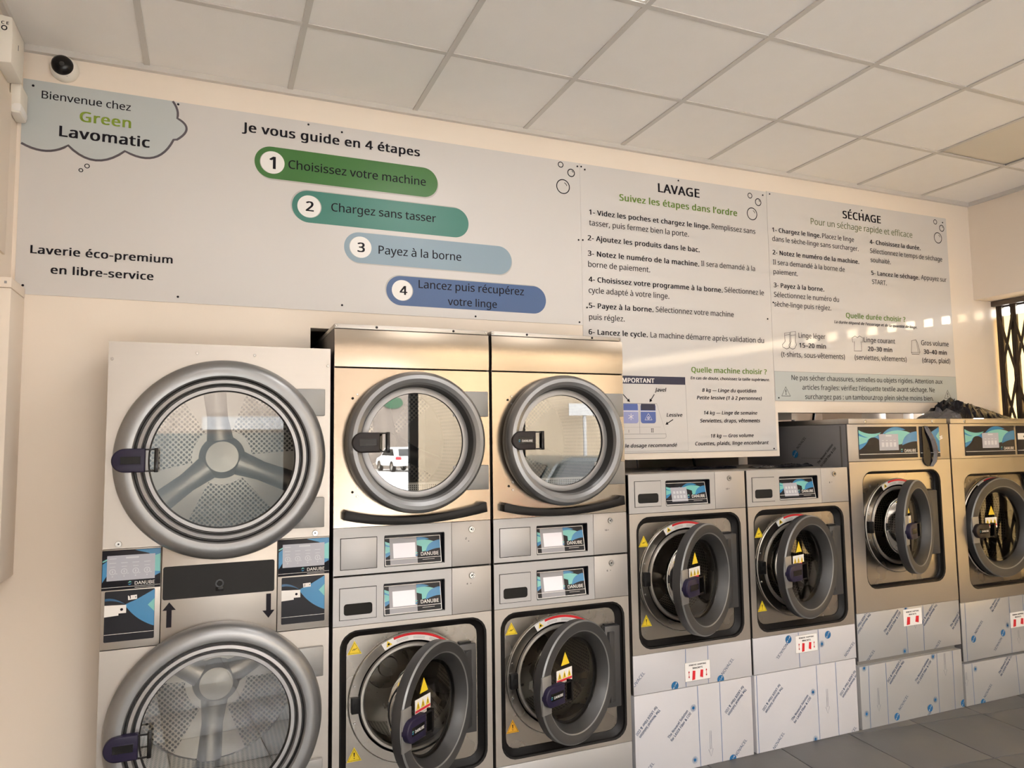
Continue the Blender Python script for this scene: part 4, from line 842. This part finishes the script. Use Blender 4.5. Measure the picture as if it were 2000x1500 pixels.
def side_display(r, x0, x1):
    w_ = x1 - x0
    t = MB(); t.box(x0, x1, -0.003, 0.0, 1.100, 1.2465, m_dkpanel, 0.001); d = t.build('display', r); d['label'] = 'touch display with blue edges lettered DANUBE'
    pr = Print((x0, -0.0034, 1.100), eps=0.0003); h = 0.1465
    pr.poly([(w_ * 0.55, h * 0.985), (w_ * 0.99, h * 0.99), (w_ * 0.99, h * 0.36), (w_ * 0.9, h * 0.3), (w_ * 0.82, h * 0.5), (w_ * 0.8, h * 0.88)], m_blue, 1); pr.poly([(w_ * 0.90, h * 0.42), (w_ * 0.99, h * 0.40), (w_ * 0.99, h * 0.86), (w_ * 0.90, h * 0.82)], m_teal, 2)
    pr.poly([(0.002, h * 0.2), (w_ * 0.1, h * 0.4), (w_ * 0.1, h * 0.75), (0.002, h * 0.66)], m_blue, 1); pr.poly([(0.002, h * 0.70), (w_ * 0.1, h * 0.76), (w_ * 0.1, h * 0.80), (0.002, h * 0.74)], m_teal, 2)
    pr.rect(w_ * 0.085, w_ * 0.90, h * 0.235, h * 0.865, m_lcd_grey, 3); pr.rect(w_ * 0.4, w_ * 0.62, h * 0.78, h * 0.82, m_lcd_mark, 4); pr.rect(w_ * 0.12, w_ * 0.24, h * 0.78, h * 0.795, m_lcd_mark, 4)
    for k in range(4):
        u = w_ * (0.18 + 0.195 * k); pr.ring(u, h * 0.46, 0.0095, 0.0022, m_lcd_mark, 4, 20); pr.rect(u - 0.0015, u + 0.0015, h * 0.43, h * 0.49, m_lcd_mark, 4); pr.rect(u - 0.011, u + 0.011, h * 0.67, h * 0.685, m_lcd_mark, 4); pr.rect(u - 0.009, u + 0.009, h * 0.58, h * 0.592, m_lcd_mark, 4); pr.rect(u - 0.002, u + 0.002, h * 0.33, h * 0.355, m_lcd_mark, 4); pr.rect(u + 0.010, u + 0.016, h * 0.40, h * 0.415, m_lcd_mark, 4)
    danube(pr, w_ * 0.56, w_ * 0.90, h * 0.105, L=4); pr.rect(0.001, w_ - 0.001, h * 0.068, h * 0.076, m_inkwhite, 4); pr.rect(w_ * 0.56, w_ * 0.9, h * 0.03, h * 0.038, m_inkwhite, 4); pr.build('display_face', d)
def coin(r, x0, x1, z0, z1, tagtext, tx, tz):
    t = MB(); t.prism(rrect(x0, x1, z0, z1, 0.004, 3), -0.0015, 0.0, m_dkpanel); c = t.build('coin_plate', r); c['label'] = 'dark plate with blue swirls and white paper slips'
    w_, h = x1 - x0, z1 - z0; pr = Print((x0, -0.0018, z0), eps=0.0003)
    pr.poly([(w_ * 0.62, h * 0.80), (w_ * 0.995, h * 0.985), (w_ * 0.995, h * 0.25)] + bez((w_ * 0.995, h * 0.25), (w_ * 0.68, h * 0.42), (w_ * 0.44, h * 0.66), 10)[1:] + [(w_ * 0.36, h * 0.70), (w_ * 0.5, h * 0.76)], m_blue, 1)
    pr.poly([(w_ * 0.86, h * 0.68), (w_ * 0.995, h * 0.80), (w_ * 0.995, h * 0.54)], m_teal, 2); pr.poly(bez((0.001, h * 0.86), (w_ * 0.2, h * 0.84), (w_ * 0.42, h * 0.72), 8) + bez((w_ * 0.42, h * 0.72), (w_ * 0.2, h * 0.80), (0.001, h * 0.81), 8), m_blue2, 1)
    pr.rect(0.001, w_ - 0.001, h * 0.145, h * 0.153, m_inkwhite, 2)
    pr.poly([(0.0, h * 0.73), (w_ * 0.43, h * 0.715), (w_ * 0.43, h * 0.555), (w_ * 0.28, h * 0.555), (w_ * 0.28, h * 0.515), (0.0, h * 0.50)], m_paper, 3); pr.disc(w_ * 0.34, h * 0.63, 0.005, m_ink, 4, 14); pr.build('swirl_print', c)
    paper_tag(r, tx, tz, tagtext, 0.06, 0.030, 0.016, -0.002)
side_display(m1, 0.0, 0.197); side_display(m1, 0.6235, w)
coin(m1, q(-0.066), q(0.101), 0.912, 1.096, '1', q(0.026), 1.069); coin(m1, q(0.560), q(0.730), 0.910, 1.0945, '2', q(0.659), 1.059)
pr = Print((0, -0.0012, 0), eps=0.0003)
for u, z0, z1 in ((q(0.151), 0.944, 1.038), (q(0.511), 1.038, 0.943)):
    s_ = 1 if z1 > z0 else -1
    pr = Print((0, -0.0012, 0), eps=0.0003)
    pr.poly([(u - 0.009, z0), (u + 0.009, z0), (u + 0.009, z1 - 0.03 * s_), (u - 0.009, z1 - 0.03 * s_)], m_ink, 1); pr.poly([(u - 0.023, z1 - 0.03 * s_), (u + 0.023, z1 - 0.03 * s_), (u, z1)], m_ink, 1)
    o = pr.build('arrow_print', m1); o['label'] = 'black arrow pointing ' + ('up' if s_ > 0 else 'down')

# ------------------------------------------------------------------ machines 2 and 3: dryer stacked on washer
def stack(X, label, th, hl_top, hl_low, tags, xh):
    r = empty('stacked_washer_dryer', (X, FY, 0), label, 'washing machine', 'stacked washer dryers')
    w = 0.700; c = 0.350
    shell(r, w, 0.03, 2.122, 0.86)
    t = MB(); t.box(0.0, w - 0.006, -0.002, 0.86, 2.1245, 2.143, m_steel, 0.0015); t.build('top_lid', r)
    for x, mm in ((0.008, m_chrome), (0.18, m_black), (0.53, m_black), (w - 0.012, m_chrome)):
        t = MB(); screw(t, x, -0.002, 2.134, 0.0055, mm); t.build('screw', r)
    # slightly bowed polished top sheet
    t = MB(); n = 10; z0, z1 = 1.9605, 2.1215; i = t.mi(m_steel_hi); rows = []
    for k in range(n + 1):
        s_ = k / n; rows.append([t.bm.verts.new((x, 0.0 - 0.004 * math.sin(PI * s_), z0 + (z1 - z0) * s_)) for x in (0.0, w)])
    for A, B in zip(rows[:-1], rows[1:]):
        f = t.bm.faces.new((A[0], A[1], B[1], B[0])); f.smooth = True; f.material_index = i
    t.box(0.0, w, 0.001, 0.012, z0, z1, m_steel_hi); t.build('top_sheet', r)
    t = MB(); t.plate(0, w, 1.280, 1.9530, 0, 0.012, (c, 1.635, circ_fn(0.25)), m_steel_hi); t.build('dryer_front', r)
    d = round_door(r, c, 1.635, [(0.300, 0.0), (0.306, -0.02), (0.306, -0.052), (0.300, -0.076), (0.288, -0.089), (0.272, -0.092), (0.256, -0.083), (0.249, -0.066), (0.246, -0.030), (0.240, -0.022), (0.236, -0.024), (0.2145, -0.024), (0.2115, -0.014)],
        [m_door, m_door, m_ring, m_ring, m_ring, m_ring, m_ring, m_door_in, m_door_in, m_ring_lt, m_ring_lt, m_door_in], 0.212, -0.015)
    handle(d, c - 0.292, 1.635, 0.116, 0.084, -0.072, m_brownblk, 0.030, hl_top, 0.028)
    for z0, z1 in ((1.746, 1.860), (1.417, 1.527)):
        t = MB(); t.box(0.52, 0.689, -0.018, 0.0, z0, z1, m_hinge, 0.003); t.build('hinge_plate', r)
    for z in (1.834, 1.437):
        for dx, dz, mm in ((0.078, -0.010, m_black), (0.098, 0.007, m_chrome), (0.098, -0.028, m_chrome)):
            t = MB(); screw(t, dx, 0.0, z + dz, 0.0055, mm); t.build('screw', r)
    t = MB(); t.lathe(0, 0, [(0.246, 0.012), (0.26, 0.03), (0.31, 0.04), (0.31, 0.58)], [m_drum_shaded, m_drum_shaded, m_perf_shaded], 72); t.build('drum', r, (c, 0, 1.635))
    t = MB(); t.lathe(0, 0, [(0.31, 0.58), (0.305, 0.585), (0, 0.585)], [m_drum_shaded, m_drum_shaded], 64)
    for a, hf in ((50, 12), (140, 12), (230, 12), (320, 12)): plain_sectors(t, 0, 0, 0.583, 0.06, 0.30, (a,), hf, m_perf_back_shaded)
    t.build('drum_back', r, (c, 0, 1.635))
    spokes(r, c, 1.635, 0.583, 0.30, (95, 215, 335), 0.06, m_drum_shaded)
    t = MB(); t.box(c - 0.17, c + 0.17, -0.006, 0.02, 1.40, 1.458, m_lint); lp = t.build('lint_screen', r)
    pr = Print((c, -0.0065, 1.414), eps=0.0003)
    for j, (z, n_) in enumerate(((0.032, 20), (0.0235, 16), (0.015, 12))):
        for k in range(n_): pr.disc((k - n_ / 2 + 0.5) * 0.0095, z, 0.0030, m_gap, 1, 8)
    pr.build('lint_holes', lp)
    # curved black bumper
    t = MB(); up_ = bez((0.048, 1.3545), (0.32, 1.3165), (0.630, 1.3515), 18); lo_ = bez((0.672, 1.3195), (0.33, 1.2822), (0.036, 1.315), 18)
    pts = [(0.036, 1.345)] + up_ + [(0.645, 1.362), (0.668, 1.362)] + lo_
    bm_ = bmesh.new(); f = bm_.faces.new([bm_.verts.new((x, 0.0, z)) for x, z in pts]); e = bmesh.ops.extrude_face_region(bm_, geom=[f])
    for v in e['geom']:
        if isinstance(v, bmesh.types.BMVert): v.co.y -= 0.045
    bmesh.ops.recalc_face_normals(bm_, faces=bm_.faces[:]); bmesh.ops.bevel(bm_, geom=[g_ for g_ in bm_.edges if all(abs(v.co.y + 0.045) < 1e-5 for v in g_.verts)], offset=0.006, segments=2, affect='EDGES', profile=0.5); t.merge(bm_, m_black, True); t.build('bumper', r)
    control(r, 0, w, 1.0835, 1.278, (0.031, 0.181, 1.107, 1.234), (0.217, 0.480, 1.106, 1.235), 0.515, (0.608, 1.242), True, False, tags[0], (0.588, 1.197), tags[2])
    control(r, 0, w, 0.8765, 1.0755, (0.028, 0.179, 0.902, 1.029), (0.214, 0.480, 0.901, 1.032), 0.515, (0.609, 1.039), True, True, tags[1], (0.594, 1.004), 0.0)
    washer_front(r, 0, w, 0.192, 0.8745, c + 0.002, 0.533, 0.324, 0.323, 0.268, th, xh, 0.008, hl_low, marks=1 if X < 1 else 2)
    sheet(r, 0, w, 0.03, 0.190, m_panel, 'kick_panel')
    for bx in ((0.006, w - 0.006, 0.013, 0.018, 1.07, 1.09), (0.006, w - 0.006, 0.013, 0.018, 1.95, 1.96)):
        t = MB(); t.box(*bx, m_gap); t.build('seam_backing', r)
    t = MB(); t.box(0.02, w - 0.02, 0.05, 0.1, 0.0, 0.03, m_gap); t.build('plinth', r)
    return r
stack(0.764, 'dryer stacked on washer next to the double dryer, lower door wide open', math.radians(40), False, True, ('5', '4', -0.75), 0.620)
stack(1.4785, 'dryer stacked on washer between the other stack and the low washers', math.radians(24.1), True, True, ('10', '6', 0.0), 0.643)

# ------------------------------------------------------------------ machines 4 and 5: low washers on bases
def base(X, w, z1, label, items, m, y=0.004):
    r = empty('machine_base', (X, FY, 0), label, 'base', 'steel bases under the washers')
    t = MB(); t.box(0.003, w - 0.003, y, 0.78, 0.0, z1, m, 0.002); t.build('box', r)
    film_print(r, 0.003, w - 0.003, 0.0, z1, X, y - 0.0006, items); return r
def washer(X, x1, label, th, recc, xh, lk, dr, sc, sub, tg, sign, items_up, bitems, blabel, mf_):
    r = empty('washing_machine', (X, FY, 0.396), label, 'washing machine', 'low washers with grey fascias'); zz = 0.396
    k = lambda v: v - X
    rr_ = r
    # children are built in row height, then dropped by the machine's own base height
    before = set(bpy.data.objects)
    w = x1 - X
    shell(r, w, zz + 0.002, 1.456, 0.80, m_side, m_steel)
    control(r, 0, w, 1.267, 1.459, tuple(k(v) for v in dr[:2]) + tuple(dr[2:]), tuple(k(v) for v in sc[:2]) + tuple(sc[2:]), k(sub), (k(lk[0]), lk[1]), False, True, tg[0], (k(tg[1]), tg[2]), 0.1)
    washer_front(r, 0, w, 0.585, 1.2645, k(recc), 0.926, 0.322, 0.322, 0.272, th, k(xh), 0.01, False, marks=3)
    p = sheet(r, 0, w, zz + 0.001, 0.583, mf_, 'lower_panel'); film_print(p, 0, w, zz + 0.001, 0.583, X, -0.0006, items_up)
    bracket_sign(p, k(sign[0]), sign[1])
    for o in set(bpy.data.objects) - before:
        if o.parent is r: o.location.z -= zz
    base(X, w, 0.393, blabel, bitems, mf_)
    return r
washer(2.196, 2.914, 'low washer with open door against the right-hand stack, notice on its lower panel centre', math.radians(24.9), 2.556, 2.842, (2.812, 1.423), (2.231, 2.383, 1.299, 1.423), (2.416, 2.684, 1.297, 1.4205), 2.719, ('13', 2.800, 1.368), (2.571, 0.468),
    [('n', 2.188, 0.425), ('l', 2.433, 0.413), ('l', 2.712, 0.407), ('n', 2.727, 0.424), ('s', 2.502, 2.499), ('s', 2.638, 2.636)],
    [('u', 2.337, 0.316), ('t', 2.392, 0.164), ('*', 2.541, 0.289), ('s', 2.570, 2.575), ('s', 2.707, 2.710), ('a', 2.640, 0.163, 0.039), ('u', 2.868, 0.340), ('n', 2.795, 0.008), ('l', 2.774, 0.003), ('*', 2.541, 0.038), ('n', 2.230, -0.008)],
    'film-wrapped base under the low washer nearest the stacks', m_film)
washer(2.928, 3.650, 'low washer with half open door in front of the dark sided tall washer', math.radians(16), 3.285, 3.576, (3.547, 1.424), (2.963, 3.113, 1.292, 1.419), (3.152, 3.422, 1.294, 1.418), 3.450, ('8', 3.520, 1.378), (3.290, 0.519),
    [('l', 3.166, 0.553), ('m', 3.150, 0.538), ('l', 3.446, 0.546), ('*', 3.400, 0.502), ('s', 3.236, 3.238), ('s', 3.377, 3.379), ('n', 3.57, 0.41)],
    [('u', 3.110, 0.316), ('t', 3.174, 0.127), ('*', 3.325, 0.255), ('s', 3.356, 3.359), ('s', 3.495, 3.498), ('a', 3.424, 0.257, 0.128), ('u', 3.650, 0.315), ('n', 3.555, -0.05), ('n', 3.045, 0.002), ('s', 2.945, 2.943), ('*', 3.328, 0.009)],
    'film-wrapped base under the low washer beside the tall washers', m_film)

# ------------------------------------------------------------------ machines 6 and 7: tall washers
def tall(X, x1, label, th, recc, recz, hw, hh, R, xh, yh, scx, sc2, zb, ztop, sign, items_up, bitems, blabel, hl, tg, lidx):
    r = empty('washing_machine', (X, FY, zb), label, 'washing machine', 'tall steel washers'); k = lambda v: v - X; w = x1 - X
    before = set(bpy.data.objects)
    shell(r, w, zb + 0.002, 1.704, 0.85, m_film_side)
    t = MB(); t.box(lidx[0] - X, lidx[1] - X, -0.004, 0.85, 1.706, 1.736, m_steel, 0.002); t.build('top_lid', r)
    for x in (lidx[0] + 0.13, lidx[1] - 0.125):
        t = MB(); screw(t, x - X, -0.004, 1.719, 0.010, m_chrome); t.build('screw', r)
    sheet(r, 0, w, 1.489, 1.7035, m_steel, 'control_panel')
    for nm, (a, c_) in (('display', scx), ('coin_plate', sc2)):
        t = MB(); t.box(k(a), k(c_), -0.003, 0.0, 1.503, 1.689, m_dkpanel, 0.0008); d = t.build(nm, r)
        pr = Print((k(a), -0.0034, 1.503), eps=0.0003); W2, H2 = c_ - a, 0.186
        if nm == 'display':
            d['label'] = 'dark display with blue and teal swirl lettered DANUBE'; waves(pr, W2, H2, 0)
            pr.rect(W2 * 0.335, W2 * 0.665, H2 * 0.25, H2 * 0.765, m_lcd_grey, 6)
            for q_ in range(4): pr.rect(W2 * (0.375 + 0.068 * q_), W2 * (0.42 + 0.068 * q_), H2 * 0.36, H2 * 0.50, m_lcd_mark, 7); pr.rect(W2 * (0.38 + 0.068 * q_), W2 * (0.415 + 0.068 * q_), H2 * 0.55, H2 * 0.57, m_lcd_mark, 7)
            pr.rect(W2 * 0.45, W2 * 0.55, H2 * 0.69, H2 * 0.73, m_lcd_mark, 7); danube(pr, W2 * 0.765, W2 * 0.965, H2 * 0.18, L=7); pr.rect(0.001, W2 - 0.001, H2 * 0.135, H2 * 0.15, m_inkwhite, 7)
        else:
            d['label'] = 'dark coin plate with blue swirl'
            pr.poly([(W2 * 0.60, H2 * 0.82), (W2 * 0.99, H2 * 0.98), (W2 * 0.99, H2 * 0.12)] + bez((W2 * 0.99, H2 * 0.12), (W2 * 0.8, H2 * 0.32), (W2 * 0.45, H2 * 0.66), 8)[1:], m_blue, 1); pr.poly([(W2 * 0.82, H2 * 0.68), (W2 * 0.99, H2 * 0.84), (W2 * 0.99, H2 * 0.5)], m_teal, 2); pr.rect(0.001, W2 - 0.001, H2 * 0.135, H2 * 0.15, m_inkwhite, 2)
            if X > 4: pr.rect(W2 * 0.04, W2 * 0.5, H2 * 0.52, H2 * 0.74, m_paper, 3); pr.disc(W2 * 0.38, H2 * 0.62, 0.006, m_ink, 4, 12)
        pr.build('face_print', d)
    if tg: paper_tag(r, k(tg[0]), tg[1], tg[2], 0.3, 0.030, 0.020)
    washer_front(r, 0, w, zb + 0.265 if X < 4 else 0.612, 1.4865, k(recc), recz, hw, hh, R, th, k(xh), yh, hl, marks=False)
    zl = (zb + 0.263) if X < 4 else 0.610
    p = sheet(r, 0, w, zb + 0.001, zl, m_film_shaded, 'lower_panel'); film_print(p, 0, w, zb + 0.001, zl, X, -0.0006, items_up)
    bracket_sign(p, k(sign[0]), sign[1], w=0.15, h=0.094, big=True)
    for o in set(bpy.data.objects) - before:
        if o.parent is r: o.location.z -= zb
    b_ = base(X, w, ztop, blabel, bitems, m_film_shaded, 0.002)
    t = MB(); t.box(0.02, w - 0.02, 0.03, 0.76, ztop, zb, m_hinge); t.build('support', b_)
    return r
m6 = tall(3.668, 4.508, 'tall washer with half open door and a plastic strip hanging over its coin plate', math.radians(22), 4.088, 1.094, 0.325, 0.336, 0.270, 4.374, 0.02, (3.749, 4.226), (4.250, 4.422), 0.370, 0.342, (4.106, 0.574),
    [('u', 3.766, 0.632), ('t', 3.877, 0.508), ('*', 4.054, 0.628), ('s', 4.052, 4.054), ('s', 4.196, 4.189), ('u', 4.310, 0.632), ('t', 4.426, 0.479), ('n', 3.72, 0.347), ('*', 4.027, 0.387), ('n', 4.26, 0.34), ('a', 4.126, 0.62, 0.505)],
    [('*', 3.705, 0.332), ('*', 3.706, 0.083), ('s', 3.739, 3.732), ('s', 3.873, 3.872), ('a', 3.803, 0.210, 0.083), ('u', 4.012, 0.338), ('t', 4.107, 0.202), ('*', 4.260, 0.327), ('s', 4.292, 4.289), ('a', 4.357, 0.335, 0.204), ('s', 4.427, 4.424), ('l', 3.940, 0.032), ('n', 3.966, 0.062), ('*', 4.259, 0.080), ('l', 4.212, 0.039), ('m', 4.205, 0.022), ('l', 4.495, 0.026)],
    'film-wrapped base under the tall washer with hanging strip', False, (4.437, 1.620, '5'), (3.676, 4.492))
m7 = tall(4.522, 5.440, 'tall washer with closed door under the crumpled black bag', 0.0, 4.945, 1.036, 0.325, 0.355, 0.310, 5.285, -0.03, (4.650, 5.125), (5.149, 5.33), 0.262, 0.246, (5.042, 0.462),
    [('l', 4.618, 0.388), ('n', 4.640, 0.414), ('l', 4.891, 0.394), ('m', 4.868, 0.372), ('t', 4.790, 0.545), ('*', 4.938, 0.435), ('a', 5.037, 0.395, 0.311), ('s', 4.559, 4.553), ('s', 4.968, 4.965), ('s', 5.10, 5.10)],
    [('*', 4.620, 0.209), ('s', 4.591, 4.595), ('l', 4.671, 0.004), ('n', 4.690, 0.026), ('t', 4.835, 0.150), ('s', 5.004, 5.016), ('a', 4.535, 0.2, 0.12)],
    'film-wrapped base under the tall washer by the window', True, None, (4.526, 5.436))
# film print on the dark side of the tall washer
pr = Print((-0.001, 0, 0), (0, -1, 0), (0, 0, 1), 0.0004); 
film_logo(pr, -0.41, 1.159, 0.024); pr.text('NOVACEL', -0.385, -0.285, 1.188, m_ink2, 2, ang=FA, res=2, vs=0.030)
pr.text('The Novacel Solution', -0.225, -0.060, 1.100, m_ink2, 2, bold=True, ang=FA, vs=0.0245, res=2); pr.text('for LASER Fiber & CO₂', -0.203, -0.040, 1.082, m_ink2, 2, bold=True, ang=FA, vs=0.0245, res=2)
pr.ribbon([(-0.36, 1.135), (-0.16, 1.135)], 0.002, m_side, 1); pr.rect(-0.055, -0.045, 0.70, 1.325, m_side, 1)
pr.build('side_print', m6)

# ------------------------------------------------------------------ small things
# dome camera under the ceiling
dc = empty('dome_camera', (-0.308, 0.018, 3.215), 'white dome security camera with black lens above the welcome board', 'camera')
def tilted_dome():
    t = MB(); t.lathe(0, 0, [(0.052, 0), (0.053, -0.012), (0.050, -0.030), (0.041, -0.044), (0.036, -0.047)], m_white, 48); t.build('housing', dc)
    t = MB(); t.lathe(0.0, 0.004, [(0.041, -0.043), (0.039, -0.055), (0.030, -0.065), (0.015, -0.071), (0, -0.072)], m_blackg, 40); o = t.build('lens_dome', dc); o['label'] = 'black glossy dome'
    t = MB(); t.lathe(0.004, 0.002, [(0.010, -0.0695), (0.009, -0.073), (0.004, -0.074), (0, -0.0735)], m_door, 20); t.build('lens', dc)
    t = MB(); screw(t, 0.016, -0.040, -0.036, 0.003, m_black); t.build('screw', dc)
tilted_dome(); dc.rotation_euler = (math.radians(6), 0, math.radians(-4))
# alarm siren on the left wall
al = empty('alarm_siren', (XL, -0.24, 3.14), 'white wedge alarm box with CE mark high in the left corner', 'alarm')
b_ = bmesh.new(); P = [(0.0, 0.092), (0.048, 0.088), (0.052, 0.02), (0.050, -0.088), (0.0, -0.092)]
A = [b_.verts.new((x, -0.088, z)) for x, z in P]; f = b_.faces.new(A); e = bmesh.ops.extrude_face_region(b_, geom=[f])
for v in e['geom']:
    if isinstance(v, bmesh.types.BMVert): v.co.y += 0.178
bmesh.ops.recalc_face_normals(b_, faces=b_.faces[:]); bmesh.ops.bevel(b_, geom=b_.edges[:], offset=0.006, segments=2, affect='EDGES', profile=0.5)
t = MB(); t.merge(b_, m_white, True); t.build('housing', al)
pr = Print((0.010, -0.0884, 0.055), eps=0.0004); pr.text('C E', 0.004, 0.028, 0.0, m_ink, 1, bold=True); pr.ring(0.014, -0.014, 0.008, 0.004, m_ink, 1, 14); pr.build('mark_print', al)
t = MB(); t.box(0.049, 0.0535, -0.01, -0.006, 0.0, 0.02, m_inkgrey); t.build('slot', al)
# motion sensor
ms = empty('motion_sensor', (-0.458, -0.045, 3.01), 'small white rounded motion sensor under the alarm box', 'sensor')
t = MB(); t.box(-0.012, 0.028, -0.075, 0.040, -0.062, 0.064, m_white, 0.012); t.build('housing', ms)
t = MB(); t.box(-0.005, 0.031, -0.078, 0.034, -0.056, -0.018, m_inkwhite, 0.012); t.build('lens', ms)
# trunking cabinet in the corner
tr = empty('trunking_box', (XL, -0.095, 1.136), 'tall cream trunking box in the left corner below the board', 'box')
t = MB(); t.box(0, 0.050, -0.10, 0.114, 0, 1.098, m_wall, 0.003); t.build('body', tr)
t = MB(); t.box(0, 0.0508, -0.101, 0.114, 1.100, 1.140, m_wall, 0.003); t.build('cover', tr)
t = MB(); t.box(0.028, 0.036, -0.1035, -0.101, 1.115, 1.124, m_inkgrey); t.build('clip', tr)
t = MB(); t.box(XL, XL + 0.008, -1.6, -0.11, 2.38, 3.02, m_wall, 0.002); tag(t.build('trim_4'), 'shallow cream panel on the left wall', 'trim', kind='structure')
# crumpled black bag on the tall washer by the window
def crumple(name, X, Y, Z, sx, sy, sz, mats, seed, prof=None):
    rnd = random.Random(seed); t = MB(); nx, ny = 26, 14; V = []
    for i in range(nx + 1):
        row = []
        for j in range(ny + 1):
            u, v = i / nx, j / ny; hgt = (prof(u) if prof else math.sin(PI * u)) * (math.sin(PI * v) ** 0.6 if 0 < v < 1 else 0)
            row.append(t.bm.verts.new((X + sx * u + rnd.uniform(-1, 1) * sx * 0.014, Y + sy * v + rnd.uniform(-1, 1) * sy * 0.03, Z + max(0.002, sz * hgt * (0.82 + rnd.uniform(-0.22, 0.22))))))
        V.append(row)
    for i in range(nx):
        for j in range(ny):
            f = t.bm.faces.new((V[i][j], V[i + 1][j], V[i + 1][j + 1], V[i][j + 1])); f.material_index = t.mi(mats[0] if i > 4 or len(mats) == 1 else mats[1])
    return t
def bagprof(u): return max(0.04, min(u / 0.33, 1.0) if u < 0.33 else max(0.0, 1.05 - (u - 0.33) * 1.25))
bag = crumple('b', 4.575, -0.27, 1.737, 0.62, 0.30, 0.150, (m_bag, m_bagl), 5, bagprof)
o = bag.build('plastic_bag'); tag(o, 'crumpled glossy black plastic bag on top of the tall washer by the window', 'bag')
# strip hanging over the coin plate of the tall washer
t = MB(); pth = [(4.300, 1.690, 0.022), (4.318, 1.655, 0.040), (4.340, 1.61, 0.042), (4.356, 1.565, 0.040), (4.362, 1.52, 0.036), (4.352, 1.475, 0.034), (4.330, 1.445, 0.026)]
rnd = random.Random(3); Lf, Rt, Md = [], [], []
for k, (x, z, wd) in enumerate(pth):
    y = FY - 0.010 - 0.012 * math.sin(PI * k / 6); jx = lambda: rnd.uniform(-0.003, 0.003)
    Lf.append(t.bm.verts.new((x - wd / 2 + jx(), y + 0.003, z))); Md.append(t.bm.verts.new((x + jx(), y - 0.008 + jx(), z + jx()))); Rt.append(t.bm.verts.new((x + wd / 2 + jx(), y + 0.002, z)))
for A, B in ((Lf, Md), (Md, Rt)):
    for k in range(6):
        f = t.bm.faces.new((A[k], B[k], B[k + 1], A[k + 1])); f.material_index = t.mi(m_bagl)
hw_ = [(4.268, 1.689), (4.30, 1.693), (4.32, 1.60), (4.335, 1.52), (4.35, 1.45), (4.30, 1.447), (4.268, 1.475)]
t.face([(x, FY - 0.006, z) for x, z in hw_], m_bag)
o = t.build('plastic_strip'); md = o.modifiers.new('solid', 'SOLIDIFY'); md.thickness = 0.0015
tag(o, 'crumpled black plastic strip hanging over the tall washer coin plate', 'plastic')
# torn film scraps on the low washer
t = crumple('s', 3.18, -0.10, 1.4585, 0.42, 0.10, 0.030, (m_bag,), 9, lambda u: 0.35 + 0.65 * abs(math.sin(7 * u)) * u)
tag(t.build('film_scrap'), 'torn strip of black film lying on the low washer beside the dark sided washer', 'plastic')
t = crumple('s', 2.62, 0.02, 1.4585, 0.52, 0.06, 0.012, (m_bag,), 12, lambda u: 0.4 + 0.6 * abs(math.sin(9 * u)))
tag(t.build('film_scrap'), 'thin torn black film lying behind the first low washer fascia', 'plastic')
# service room: pipes and cables behind the machines
def cable(pts, r_, m, label):
    t = MB(); P = []
    for k in range(len(pts) - 1):
        for s_ in range(6):
            a, c = Vector(pts[k]), Vector(pts[k + 1]); P.append(a.lerp(c, s_ / 6) + Vector((0.01 * math.sin(s_), 0, 0)))
    P.append(Vector(pts[-1])); t.tube(P, r_, m, 8); tag(t.build('cable'), label, 'cable')
cable([(2.62, 0.62, 1.30), (2.68, 0.62, 1.52), (2.80, 0.66, 1.8), (2.84, 0.7, 2.3)], 0.009, m_black, 'black hose rising behind the low washers, leftmost one')
cable([(2.80, 0.58, 1.30), (2.82, 0.58, 1.6), (2.86, 0.6, 1.9)], 0.004, m_inkgrey, 'thin grey cable rising behind the first low washer')
cable([(3.30, 0.60, 1.3), (3.26, 0.60, 1.55), (3.24, 0.64, 2.0)], 0.008, m_black, 'black hose rising between the two low washers')
cable([(4.30, 0.66, 1.40), (4.44, 0.66, 1.95), (4.5, 0.7, 2.3)], 0.010, m_black, 'black hose rising behind the tall washer with the strip')
cable([(4.16, 0.70, 1.40), (4.28, 0.70, 1.95), (4.3, 0.7, 2.3)], 0.012, m_hinge, 'grey hose rising behind the tall washer with the strip')
for k, (x, y, rr_, lab) in enumerate(((5.10, 0.75, 0.085, 'thick white drain pipe behind the tall washer'), (5.42, 0.70, 0.035, 'slim white pipe behind the tall washers'), (5.62 - 0.05, 0.62, 0.03, 'white pipe by the service room window'))):
    t = MB(); t.tube([(x, y, 0.0), (x, y, 3.28)], rr_, m_inkwhite, 20); tag(t.build('pipe'), lab, 'pipe')
